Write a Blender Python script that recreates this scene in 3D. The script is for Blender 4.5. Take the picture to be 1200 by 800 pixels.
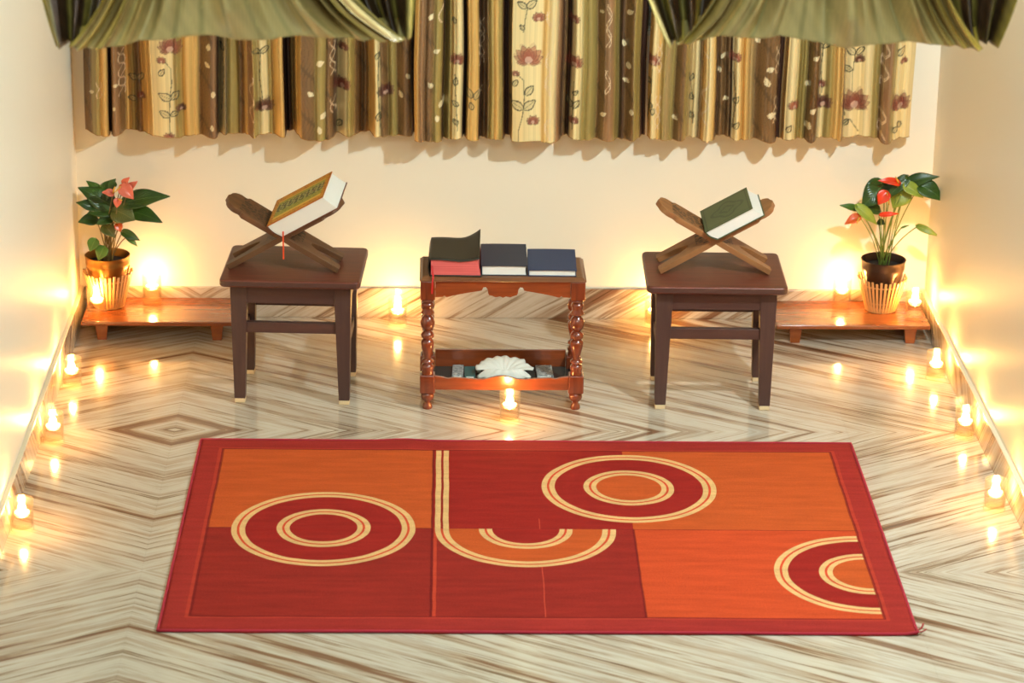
import bpy, bmesh, math, random
import numpy as np
from mathutils import Vector, Matrix

for o in list(bpy.data.objects): bpy.data.objects.remove(o)
SC = bpy.context.scene
COL = SC.collection
R = math.radians

# ------------------------------------------------------------------ camera
F_PX = 3319.7; PITCH = .344975; YAW = .030814; ROLL = .015114
CAM = Vector((-.2249, -8.1052, 2.8345))
fw = Vector((math.sin(YAW)*math.cos(PITCH), math.cos(YAW)*math.cos(PITCH), -math.sin(PITCH)))
r0 = Vector((math.cos(YAW), -math.sin(YAW), 0)); u0 = r0.cross(fw)
rt = r0*math.cos(ROLL)+u0*math.sin(ROLL); up = -r0*math.sin(ROLL)+u0*math.cos(ROLL)
cd = bpy.data.cameras.new('camera'); co = bpy.data.objects.new('camera', cd); COL.objects.link(co)
co.matrix_world = Matrix(((rt.x, up.x, -fw.x, CAM.x), (rt.y, up.y, -fw.y, CAM.y), (rt.z, up.z, -fw.z, CAM.z), (0, 0, 0, 1)))
cd.sensor_width = 36; cd.lens = 36*F_PX/1200; cd.clip_end = 100
cd.dof.use_dof = True; cd.dof.focus_distance = 7.6; cd.dof.aperture_fstop = 4.5
SC.camera = co

def at(px, py, y):            # a point of the photograph on the upright plane Y = y
    d = fw*F_PX+rt*(px-600)-up*(py-400)
    return CAM+d*((y-CAM.y)/d.y)
def at_z(px, py, z=0):        # ... on the level plane Z = z
    d = fw*F_PX+rt*(px-600)-up*(py-400)
    return CAM+d*((z-CAM.z)/d.z)

# ------------------------------------------------------------------ world, lights, exposure
SC.view_settings.view_transform = 'Standard'; SC.view_settings.look = 'None'
SC.view_settings.gamma = 1; SC.view_settings.use_curve_mapping = False
SC.view_settings.exposure = 0.06
SC.render.film_transparent = False
SC.cycles.transparent_max_bounces = 32
w = bpy.data.worlds.new('room_air'); SC.world = w; w.use_nodes = True
w.node_tree.nodes['Background'].inputs[0].default_value = (.80, .95, .90, 1)
w.node_tree.nodes['Background'].inputs[1].default_value = .18

def light(kind, name, loc, power, color, size=.1, target=None, size_y=None):
    l = bpy.data.lights.new(name, kind); l.energy = power; l.color = color
    if kind == 'AREA':
        l.size = size
        if size_y: l.shape = 'RECTANGLE'; l.size_y = size_y
    else: l.shadow_soft_size = size
    o = bpy.data.objects.new(name, l); COL.objects.link(o); o.location = loc
    if target is not None:
        o.rotation_euler = (Vector(target)-Vector(loc)).to_track_quat('-Z', 'Y').to_euler()
    return o
light('POINT', 'room_bulb', (1.18, -2.15, 2.1), 178, (.80, .95, 1), .035)
light('AREA', 'front_fill', (.1, -6.4, 3.6), 88, (.76, 1, .95), 1.6, (0, -1.2, .3), 1.0)  # soft fill added from the viewer's side for the swags and foreground
CANDLE_W = 1.45
CANDLE_COL = (1, .48, .11)

# ------------------------------------------------------------------ node helpers
class N:
    def __init__(s, t, sock): s.t = t; s.s = sock
    def _b(s, op, o, rev=False):
        n = s.t.nodes.new('ShaderNodeMath'); n.operation = op
        a, b = (o, s) if rev else (s, o)
        for i, v in ((0, a), (1, b)):
            if isinstance(v, N): s.t.links.new(v.s, n.inputs[i])
            else: n.inputs[i].default_value = v
        return N(s.t, n.outputs[0])
    def _u(s, op):
        n = s.t.nodes.new('ShaderNodeMath'); n.operation = op; s.t.links.new(s.s, n.inputs[0]); return N(s.t, n.outputs[0])
    def __add__(s, o): return s._b('ADD', o)
    __radd__ = __add__
    def __sub__(s, o): return s._b('SUBTRACT', o)
    def __rsub__(s, o): return s._b('SUBTRACT', o, True)
    def __mul__(s, o): return s._b('MULTIPLY', o)
    __rmul__ = __mul__
    def gt(s, o): return s._b('GREATER_THAN', o)
    def lt(s, o): return s._b('LESS_THAN', o)
    def mx(s, o): return s._b('MAXIMUM', o)
    def mn(s, o): return s._b('MINIMUM', o)
    def pp(s, o): return s._b('PINGPONG', o)
    def ab(s): return s._u('ABSOLUTE')
    def sq(s): return s._u('SQRT')
    def band(s, a, b): return s.gt(a)*s.lt(b)

def mat(name, color=(.8, .8, .8), rough=.5, spec=.5, metal=0, **kw):
    m = bpy.data.materials.new(name); m.use_nodes = True
    b = m.node_tree.nodes['Principled BSDF']
    b.inputs['Base Color'].default_value = (*color, 1)
    b.inputs['Roughness'].default_value = rough
    b.inputs['Specular IOR Level'].default_value = spec
    b.inputs['Metallic'].default_value = metal
    for k, v in kw.items(): b.inputs[k.replace('_', ' ')].default_value = v
    return m
def bs(m): return m.node_tree.nodes['Principled BSDF']
def sep(m, kind='Object'):
    t = m.node_tree; tc = t.nodes.new('ShaderNodeTexCoord'); sp = t.nodes.new('ShaderNodeSeparateXYZ')
    if kind == 'World':
        g = t.nodes.new('ShaderNodeNewGeometry'); t.links.new(g.outputs['Position'], sp.inputs[0])
    else: t.links.new(tc.outputs[kind], sp.inputs[0])
    return [N(t, sp.outputs[i]) for i in range(3)]
def comb(t, a, b, c):
    n = t.nodes.new('ShaderNodeCombineXYZ')
    for i, v in enumerate((a, b, c)):
        if isinstance(v, N): t.links.new(v.s, n.inputs[i])
        else: n.inputs[i].default_value = v
    return n.outputs[0]
def noise(t, vec, scale, detail=3, rough=.5, dist=0):
    n = t.nodes.new('ShaderNodeTexNoise'); n.inputs['Scale'].default_value = scale
    n.inputs['Detail'].default_value = detail; n.inputs['Roughness'].default_value = rough; n.inputs['Distortion'].default_value = dist
    if vec is not None: t.links.new(vec, n.inputs['Vector'])
    return N(t, n.outputs['Fac'])
def ramp(t, fac, stops, interp='LINEAR'):
    n = t.nodes.new('ShaderNodeValToRGB'); n.color_ramp.interpolation = interp
    while len(n.color_ramp.elements) < len(stops): n.color_ramp.elements.new(.5)
    for e, (p, c) in zip(n.color_ramp.elements, stops):
        e.position = p; e.color = (*c, 1) if len(c) == 3 else c
    t.links.new(fac.s if isinstance(fac, N) else fac, n.inputs[0]); return n.outputs[0]
def mixc(t, fac, a, b, mode='MIX'):
    n = t.nodes.new('ShaderNodeMix'); n.data_type = 'RGBA'; n.blend_type = mode
    if isinstance(fac, N): t.links.new(fac.s, n.inputs[0])
    elif isinstance(fac, (int, float)): n.inputs[0].default_value = fac
    for i, v in ((6, a), (7, b)):
        if isinstance(v, tuple): n.inputs[i].default_value = (*v, 1)
        else: t.links.new(v, n.inputs[i])
    return n.outputs[2]
def bump(m, h, strength=.3, dist=.002):
    t = m.node_tree; b = t.nodes.new('ShaderNodeBump'); b.inputs['Strength'].default_value = strength; b.inputs['Distance'].default_value = dist
    t.links.new(h.s if isinstance(h, N) else h, b.inputs['Height']); t.links.new(b.outputs[0], bs(m).inputs['Normal'])
def srgb(r, g, b):
    f = lambda c: (c/255/12.92) if c/255 <= .04045 else ((c/255+.055)/1.055)**2.4
    return (f(r), f(g), f(b))

# ------------------------------------------------------------------ materials
def marble(name, rough=.13):
    m = mat(name, rough=rough, spec=.45); t = m.node_tree
    X, Y, Z = sep(m, 'World')
    u = (X+.915).ab(); v = (0.0-Y-.02).pp(.92)+Z
    c = u*.52-v*.854; a = u*.854+v*.52
    wob = noise(t, comb(t, c*3, a*1.5, 0), 1.6, 2)
    cc = c+wob*.022
    n1 = noise(t, comb(t, cc*17, a*.55, 2.0), 1, 6, .66)
    n2 = noise(t, comb(t, cc*78, a*1.5, 7.0), 1, 4, .62)
    n3 = noise(t, comb(t, cc*6, a*.8, 11.0), 1, 2, .5)
    n4 = noise(t, comb(t, cc*70, a*5, 17.0), 1, 4, .7)
    base = ramp(t, n1*.75+n3*.25, [(0, srgb(96, 64, 46)), (.41, srgb(126, 92, 68)), (.43, srgb(168, 146, 122)), (.50, srgb(194, 182, 164)), (.545, srgb(188, 174, 154)), (.565, srgb(140, 112, 86)), (.59, srgb(180, 164, 144)), (1, srgb(200, 192, 178))])
    thin = ramp(t, n2, [(0, (.30, .21, .15)), (.385, (.46, .36, .27)), (.425, (1, 1, 1)), (1, (1, 1, 1))])
    col = mixc(t, .85, base, thin, 'MULTIPLY')
    fl = ramp(t, n4, [(0, (.55, .47, .38)), (.38, (.72, .64, .54)), (.5, (1, 1, 1)), (1, (1, 1, 1))])
    col = mixc(t, .50, col, fl, 'MULTIPLY')
    t.links.new(col, bs(m).inputs['Base Color'])
    return m
M_MARBLE = marble('striped_marble')
def wood(name, c1, c2, rough=.3, scale=1.0, axis=0, spec=.5, coat=0):
    m = mat(name, rough=rough, spec=spec); t = m.node_tree
    P = sep(m, 'Object'); s = [60, 60, 60]; s[axis] = 5
    n = noise(t, comb(t, P[0]*(s[0]*scale), P[1]*(s[1]*scale), P[2]*(s[2]*scale)), 1, 4, .6)
    t.links.new(ramp(t, n, [(.3, c1), (.7, c2)]), bs(m).inputs['Base Color'])
    bs(m).inputs['Coat Weight'].default_value = coat; bs(m).inputs['Coat Roughness'].default_value = .12
    bump(m, n, .12, .001)
    return m
M_STOOL = wood('dark_painted_wood', srgb(70, 44, 38), srgb(84, 55, 46), .42, 1, 0)
M_STOOL_LEG = wood('dark_painted_leg_wood', srgb(66, 42, 37), srgb(80, 54, 46), .5, 1, 2)
M_STOOL_TOP = wood('red_brown_stool_top', srgb(88, 42, 28), srgb(112, 54, 36), .28, 1, 0)
M_CAP = mat('pale_foot_cap', srgb(214, 190, 150), .6)
M_TABLE = wood('mahogany_varnish', srgb(112, 50, 22), srgb(150, 70, 32), .22, 1, 0, coat=.4)
M_TABLE_TOP = wood('brown_table_top', srgb(104, 62, 34), srgb(132, 82, 48), .3, 1, 0)
M_TABLE_LEG = wood('mahogany_turned', srgb(98, 42, 22), srgb(134, 60, 30), .2, 1, 2, coat=.5)
M_BENCH = wood('orange_brown_wood', srgb(116, 58, 24), srgb(146, 80, 36), .18, .8, 0, coat=.35)
M_WALL = mat('cream_wall_paint', srgb(234, 226, 206), .42, .3)
t = M_WALL.node_tree; X, Y, Z = sep(M_WALL, 'World')
bump(M_WALL, noise(t, comb(t, X, Y, Z), 9, 4), .25, .004)
M_PAINT = mat('window_paint', srgb(238, 230, 208), .4)
M_DARK = mat('dark_gasket', (.05, .035, .03), .5)
M_PANE = mat('night_window_glass', (.03, .04, .05), .05, Alpha=.6)

def carved(name, c1, c2):
    m = mat(name, rough=.45); t = m.node_tree
    P = sep(m, 'Object')
    v = t.nodes.new('ShaderNodeTexVoronoi'); v.inputs['Scale'].default_value = 70; v.feature = 'DISTANCE_TO_EDGE'
    t.links.new(comb(t, P[0]*.8, P[1], 0.3), v.inputs['Vector'])
    gr = noise(t, comb(t, P[0]*8, P[1]*60, P[2]*60), 1, 3)
    body = ramp(t, gr, [(.3, c1), (.7, c2)])
    inz = P[0].band(-.055, .142)*P[1].ab().lt(.050)
    hole = N(t, v.outputs['Distance']).gt(.13)*inz
    t.links.new(mixc(t, hole, body, tuple(k*.15 for k in c1)), bs(m).inputs['Base Color'])
    bump(m, 1.0-hole, .8, .003)
    return m
M_REHAL_DARK = carved('dark_carved_wood', srgb(84, 52, 28), srgb(110, 70, 40))
M_REHAL_LIGHT = carved('light_carved_wood', srgb(132, 84, 46), srgb(160, 106, 62))

def thin_glass(name, tint=(.97, .97, .95), gloss=.16, rough=.03):
    m = bpy.data.materials.new(name); m.use_nodes = True; t = m.node_tree
    for n in list(t.nodes):
        if n.type != 'OUTPUT_MATERIAL': t.nodes.remove(n)
    out = [n for n in t.nodes][0]
    tr = t.nodes.new('ShaderNodeBsdfTransparent'); tr.inputs[0].default_value = (*tint, 1)
    gl = t.nodes.new('ShaderNodeBsdfGlossy'); gl.inputs['Roughness'].default_value = rough
    fr = t.nodes.new('ShaderNodeLayerWeight'); fr.inputs[0].default_value = .45
    mx = t.nodes.new('ShaderNodeMixShader'); ma = N(t, fr.outputs['Facing'])
    k = (ma*ma)*.45+gloss
    t.links.new(k.s, mx.inputs[0]); t.links.new(tr.outputs[0], mx.inputs[1]); t.links.new(gl.outputs[0], mx.inputs[2])
    t.links.new(mx.outputs[0], out.inputs[0]); return m
M_GLASS = thin_glass('clear_glass', (.985, .97, .94), .05, .2)
M_WATER = thin_glass('water', (.985, .955, .89), .012, .1)
M_WAX = mat('candle_wax', (.95, .9, .8), .5, Subsurface_Weight=.6)
bs(M_WAX).inputs['Subsurface Radius'].default_value = (.01, .006, .003)
t = M_WAX.node_tree; _t = t.nodes.new('ShaderNodeBsdfTransparent'); _m = t.nodes.new('ShaderNodeMixShader'); _m.inputs[0].default_value = .6
t.links.new(bs(M_WAX).outputs[0], _m.inputs[1]); t.links.new(_t.outputs[0], _m.inputs[2]); t.links.new(_m.outputs[0], t.nodes['Material Output'].inputs[0])
M_WICK = mat('wick', (.02, .015, .01), .9)
def emit(name, col, s):
    m = bpy.data.materials.new(name); m.use_nodes = True; b = bs(m)
    b.inputs['Base Color'].default_value = (0, 0, 0, 1); b.inputs['Emission Color'].default_value = (*col, 1); b.inputs['Emission Strength'].default_value = s
    return m
M_FLAME = bpy.data.materials.new('candle_flame'); M_FLAME.use_nodes = True; t = M_FLAME.node_tree; t.nodes.remove(t.nodes['Principled BSDF'])
_e = t.nodes.new('ShaderNodeEmission'); _e.inputs[0].default_value = (1, .62, .22, 1); _e.inputs[1].default_value = 70
_t = t.nodes.new('ShaderNodeBsdfTransparent'); _a = t.nodes.new('ShaderNodeAddShader')
t.links.new(_e.outputs[0], _a.inputs[0]); t.links.new(_t.outputs[0], _a.inputs[1]); t.links.new(_a.outputs[0], t.nodes['Material Output'].inputs[0])

M_SOIL = mat('dark_soil', (.035, .02, .012), .9)
t = M_SOIL.node_tree; bump(M_SOIL, noise(t, None, 90, 4), 1, .01)
M_BRASS = mat('brass_pot', srgb(150, 104, 48), .36, .5, .85)
M_BRONZE = mat('dark_bronze_pot', srgb(70, 50, 38), .34, .5, .6)
M_STICK = wood('bamboo_stick', srgb(196, 142, 84), srgb(224, 176, 116), .45, 1, 2)
def leafmat(name, c1, c2, vein):
    m = mat(name, rough=.28, spec=.5); t = m.node_tree
    a = t.nodes.new('ShaderNodeTexCoord'); P = sep(m, 'UV')
    n = noise(t, a.outputs['Object'], 22, 3)
    body = ramp(t, n, [(.3, c1), (.7, c2)])
    rib = (P[0]-.5).ab().lt(.02)
    t.links.new(mixc(t, rib*.6, body, vein), bs(m).inputs['Base Color'])
    ve = t.nodes.new('ShaderNodeTexWave'); ve.inputs['Scale'].default_value = 3.2; ve.inputs['Distortion'].default_value = 0
    ve.bands_direction = 'Y'; t.links.new(comb(t, 0.0, P[1]+(P[0]-.5).ab()*(-.9), 0.0), ve.inputs['Vector'])
    bump(m, ve.outputs['Fac'], .25, .004)
    b = bs(m); b.inputs['Transmission Weight'].default_value = 0
    return m
M_LEAF_DARK = leafmat('dark_green_leaf', srgb(34, 60, 18), srgb(60, 90, 26), srgb(96, 122, 60))
M_LEAF_GREEN = leafmat('green_leaf', srgb(60, 96, 24), srgb(92, 126, 38), srgb(130, 150, 70))
M_LEAF_LIME = leafmat('yellow_green_leaf', srgb(120, 140, 40), srgb(162, 170, 66), srgb(190, 190, 100))
M_LEAF_OLIVE = leafmat('olive_leaf', srgb(66, 78, 30), srgb(98, 98, 40), srgb(130, 120, 60))
M_SPATHE_PINK = mat('salmon_spathe', srgb(222, 112, 86), .3)
M_SPATHE_RED = mat('red_spathe', srgb(226, 62, 28), .25)
M_SPATHE_OR = mat('orange_spathe', srgb(216, 92, 34), .3)
M_SPADIX = mat('yellow_spadix', srgb(220, 170, 60), .6)
M_STEM = mat('green_stem', srgb(112, 132, 50), .5)
M_STEM_BROWN = mat('brownish_stem', srgb(120, 98, 52), .5)
M_PAGES = mat('white_page_block', srgb(232, 226, 214), .7)
t = M_PAGES.node_tree; P = sep(M_PAGES); bump(M_PAGES, noise(t, comb(t, P[0]*3, P[1]*3, P[2]*900), 1, 2), .3, .001)
M_PAGES_RED = mat('red_edged_pages', srgb(206, 62, 62), .55)
t = M_PAGES_RED.node_tree; P = sep(M_PAGES_RED); nn = noise(t, comb(t, P[0]*4, P[1]*4, P[2]*500), 1, 2)
t.links.new(ramp(t, nn, [(.3, srgb(206, 84, 80)), (.7, srgb(226, 108, 102))]), bs(M_PAGES_RED).inputs['Base Color'])
def leather(name, c, rough=.5):
    m = mat(name, c, rough); bump(m, noise(m.node_tree, None, 260, 3), .35, .001); return m
M_BLACK = leather('black_leather', srgb(42, 36, 26), .4)
M_CHAR = leather('charcoal_cloth', srgb(44, 46, 58), .6)
M_NAVY = leather('navy_cloth', srgb(36, 52, 82), .5)
M_GREEN = leather('dark_green_cover', srgb(78, 86, 54), .5)
M_GOLDEDGE = leather('ochre_cover', srgb(196, 128, 36), .45)
M_RIB_RED = mat('red_ribbon', srgb(190, 24, 20), .5)
M_RIB_OR = mat('orange_ribbon', srgb(222, 74, 30), .5)
M_SHELL = mat('white_shell', srgb(226, 220, 206), .4)
M_TEAL = mat('teal_card', srgb(44, 84, 80), .5)
M_TRAYGLASS = mat('dark_tray_glass', srgb(48, 52, 46), .12)

def attrmat(name, rough=.45, spec=.4, sheen=0):
    m = mat(name, rough=rough, spec=spec); t = m.node_tree
    a = t.nodes.new('ShaderNodeAttribute'); a.attribute_name = 'print'
    t.links.new(a.outputs['Color'], bs(m).inputs['Base Color'])
    bs(m).inputs['Sheen Weight'].default_value = sheen
    return m
M_CURTAIN = attrmat('printed_satin', .3, .9, 0); bs(M_CURTAIN).inputs['Metallic'].default_value = .08
M_SWAG = attrmat('olive_satin', .4, .5, 0)
M_COVER = attrmat('printed_cover', .4, .5)

# ------------------------------------------------------------------ mesh helpers
def link(o, parent=None):
    COL.objects.link(o)
    if parent is not None: o.parent = parent
    return o
def from_data(name, vs, fs, m, parent=None, smooth=False):
    me = bpy.data.meshes.new(name); me.from_pydata([tuple(v) for v in vs], [], fs); me.update()
    me.materials.append(m)
    if smooth: me.polygons.foreach_set('use_smooth', [True]*len(me.polygons))
    return link(bpy.data.objects.new(name, me), parent)
def from_bm(name, bm, m, parent=None, smooth=False, bevel=0, segs=2):
    bmesh.ops.recalc_face_normals(bm, faces=bm.faces)
    me = bpy.data.meshes.new(name); bm.to_mesh(me); bm.free(); me.materials.append(m)
    if smooth: me.polygons.foreach_set('use_smooth', [True]*len(me.polygons))
    o = link(bpy.data.objects.new(name, me), parent)
    if bevel:
        b = o.modifiers.new('bevel', 'BEVEL'); b.width = bevel; b.segments = segs; b.limit_method = 'ANGLE'; b.angle_limit = R(40)
        me.polygons.foreach_set('use_smooth', [True]*len(me.polygons))
        wn = o.modifiers.new('wn', 'WEIGHTED_NORMAL'); wn.keep_sharp = False
    return o
def add_box(bm, c, s, rot=None, taper=None):
    vs = []
    for z in (-1, 1):
        for x, y in ((-1, -1), (1, -1), (1, 1), (-1, 1)):
            v = Vector((x*s[0]/2, y*s[1]/2, z*s[2]/2))
            if rot: v = rot @ v
            vs.append(bm.verts.new(v+Vector(c)))
    for f in ((0, 3, 2, 1), (4, 5, 6, 7), (0, 1, 5, 4), (1, 2, 6, 5), (2, 3, 7, 6), (3, 0, 4, 7)):
        bm.faces.new([vs[i] for i in f])
def box(name, c, s, m, parent=None, bevel=0, rot=None):
    bm = bmesh.new(); add_box(bm, (0, 0, 0), s, rot)
    o = from_bm(name, bm, m, parent, bevel=bevel); o.location = c; return o
def hull8(name, bottom, top, m, parent=None, bevel=0):
    bm = bmesh.new(); vs = [bm.verts.new(v) for v in list(bottom)+list(top)]
    for f in ((0, 3, 2, 1), (4, 5, 6, 7), (0, 1, 5, 4), (1, 2, 6, 5), (2, 3, 7, 6), (3, 0, 4, 7)): bm.faces.new([vs[i] for i in f])
    return from_bm(name, bm, m, parent, bevel=bevel)
def lathe(name, prof, m, parent=None, n=28, cap=True, loc=(0, 0, 0), smooth=True):
    vs = []; fs = []
    for (r, z) in prof:
        for k in range(n):
            a = 2*math.pi*k/n; vs.append((r*math.cos(a), r*math.sin(a), z))
    L = len(prof)
    for i in range(L-1):
        for k in range(n):
            k2 = (k+1) % n; fs.append((i*n+k, i*n+k2, (i+1)*n+k2, (i+1)*n+k))
    if cap: fs.append(tuple(range(n-1, -1, -1))); fs.append(tuple((L-1)*n+k for k in range(n)))
    o = from_data(name, vs, fs, m, parent, smooth); o.location = loc
    if smooth:
        me = o.data
        es = o.modifiers.new('es', 'EDGE_SPLIT'); es.split_angle = R(50)
    return o
def prism(name, pts, depth, m, parent=None, axis='y', bevel=0, mapf=None):
    """outline pts (a,b) extruded by depth; axis y: (a,y,b)"""
    bm = bmesh.new()
    f = mapf or (lambda a, b, d: (a, d, b))
    v1 = [bm.verts.new(f(a, b, -depth/2)) for a, b in pts]; v2 = [bm.verts.new(f(a, b, depth/2)) for a, b in pts]
    n = len(pts)
    fa = bm.faces.new(v1); fb = bm.faces.new(v2[::-1]); fa.normal_update(); fb.normal_update()
    for i in range(n): bm.faces.new((v1[i], v2[i], v2[(i+1) % n], v1[(i+1) % n]))
    bmesh.ops.triangulate(bm, faces=[fa, fb], ngon_method='EAR_CLIP')
    return from_bm(name, bm, m, parent, bevel=bevel)
def tube(name, pts, rad, m, parent=None, n=8):
    vs = []; fs = []; pts = [Vector(p) for p in pts]
    for i, p in enumerate(pts):
        d = (pts[min(i+1, len(pts)-1)]-pts[max(i-1, 0)]).normalized()
        s = d.orthogonal().normalized() if i == 0 else (s-d*s.dot(d)).normalized()
        b = d.cross(s); rr = rad[i] if isinstance(rad, (list, tuple)) else rad
        for k in range(n):
            a = 2*math.pi*k/n; vs.append(p+s*math.cos(a)*rr+b*math.sin(a)*rr)
    for i in range(len(pts)-1):
        for k in range(n):
            k2 = (k+1) % n; fs.append((i*n+k, i*n+k2, (i+1)*n+k2, (i+1)*n+k))
    fs.append(tuple(range(n-1, -1, -1))); fs.append(tuple((len(pts)-1)*n+k for k in range(n)))
    return from_data(name, vs, fs, m, parent, True)
def curve_pts(a, b, c, n=8):
    a, b, c = Vector(a), Vector(b), Vector(c); return [a*(1-t)**2+b*2*t*(1-t)+c*t*t for t in [i/n for i in range(n+1)]]
def tag(o, label=None, cat=None, group=None, kind=None):
    if label: o['label'] = label
    if cat: o['category'] = cat
    if group: o['group'] = group
    if kind: o['kind'] = kind
    return o
def thing(name, label, cat, loc=(0, 0, 0), rz=0, group=None):
    o = link(bpy.data.objects.new(name, None)); o.empty_display_size = .05; o.location = loc; o.rotation_euler = (0, 0, rz)
    return tag(o, label, cat, group)
def struct(o): o['kind'] = 'structure'; return o

# ------------------------------------------------------------------ the room
HW = 1.275; SK = .0932
fl = struct(link(bpy.data.objects.new('floor', None)))
xs = [-HW-.02, -.915, .915, HW+.02]; ys = [.02, -.94, -1.86, -2.78, -3.70, -4.62]
for i in range(3):
    for j in range(5):
        x0, x1, y1, y0 = xs[i], xs[i+1], ys[j], ys[j+1]
        g = .0001
        box('marble_slab', ((x0+x1)/2, (y0+y1)/2, -.01), (x1-x0-2*g, y1-y0-2*g, .02), M_MARBLE, fl)
sub = box('mortar_bed', (0, -2.3, -.0205), (2*HW+.04, 4.7, .0195), mat('grey_mortar', (.25, .22, .18), .8), fl)
TOPZ = 3.0
# back wall with a window opening behind the curtains
WX0, WX1, WZ0, WZ1 = -1.14, 1.155, .905, 2.1
bm = bmesh.new()
def wb(x0, x1, z0, z1): add_box(bm, ((x0+x1)/2, .06, (z0+z1)/2), (x1-x0, .12, z1-z0))
wb(-HW-.1, HW+.1, -.02, WZ0); wb(-HW-.1, HW+.1, WZ1, TOPZ); wb(-HW-.1, WX0, WZ0, WZ1); wb(WX1, HW+.1, WZ0, WZ1)
struct(from_bm('wall_back', bm, M_WALL))
struct(box('wall_left', (-HW-.05, -2.3, TOPZ/2), (.1, 4.6, TOPZ), M_WALL))
struct(box('wall_right', (HW+.05, -2.3, TOPZ/2), (.1, 4.6, TOPZ), M_WALL))
TH = .012
M_LIP = mat('cream_skirting_lip', srgb(226, 210, 180), .35)
struct(box('baseboard_back', (0, -TH/2, SK/2), (2*HW-2*TH-.0005, TH, SK), M_MARBLE, bevel=.002))
for s, nm in ((-1, 'baseboard_left'), (1, 'baseboard_right')):
    b_ = struct(link(bpy.data.objects.new(nm, None)))
    for j, (y1, y0) in enumerate(((0, -.94), (-.94, -1.86), (-1.86, -2.78), (-2.78, -4.6))):
        box('marble_strip', (s*(HW-TH/2), (y0+y1)/2, SK/2), (TH, y1-y0-.0008, SK), M_MARBLE, b_, bevel=.002)
    box('edge_lip', (s*(HW-TH/2), -2.3, SK+.0017), (TH, 4.58, .0032), M_LIP, b_, .001)
win = struct(link(bpy.data.objects.new('window_1', None)))
bm = bmesh.new()
for x0, x1, z0, z1 in ((WX0, WX1, WZ0, WZ0+.035), (WX0, WX1, WZ1-.035, WZ1), (WX0, WX0+.035, WZ0, WZ1), (WX1-.035, WX1, WZ0, WZ1), (-.02, .02, WZ0, WZ1)):
    add_box(bm, ((x0+x1)/2, .05, (z0+z1)/2), (x1-x0, .04, z1-z0))
from_bm('window_frame', bm, M_PAINT, win, bevel=.002)
box('pane', ((WX0+WX1)/2, .062, (WZ0+WZ1)/2), (WX1-WX0, .006, WZ1-WZ0), M_PANE, win)
bm = bmesh.new()
for k in range(7): add_box(bm, (WX0+.2+k*.3, .035, (WZ0+WZ1)/2), (.008, .008, WZ1-WZ0))
for k in range(4): add_box(bm, ((WX0+WX1)/2, .03, WZ0+.15+k*.28), (WX1-WX0, .008, .008))
from_bm('grille', bm, M_DARK, win)
box('window_sill', ((WX0+WX1)/2, -.004, WZ0-.022), (WX1-WX0+.2, .012, .02), M_PAINT, win, bevel=.002)

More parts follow.
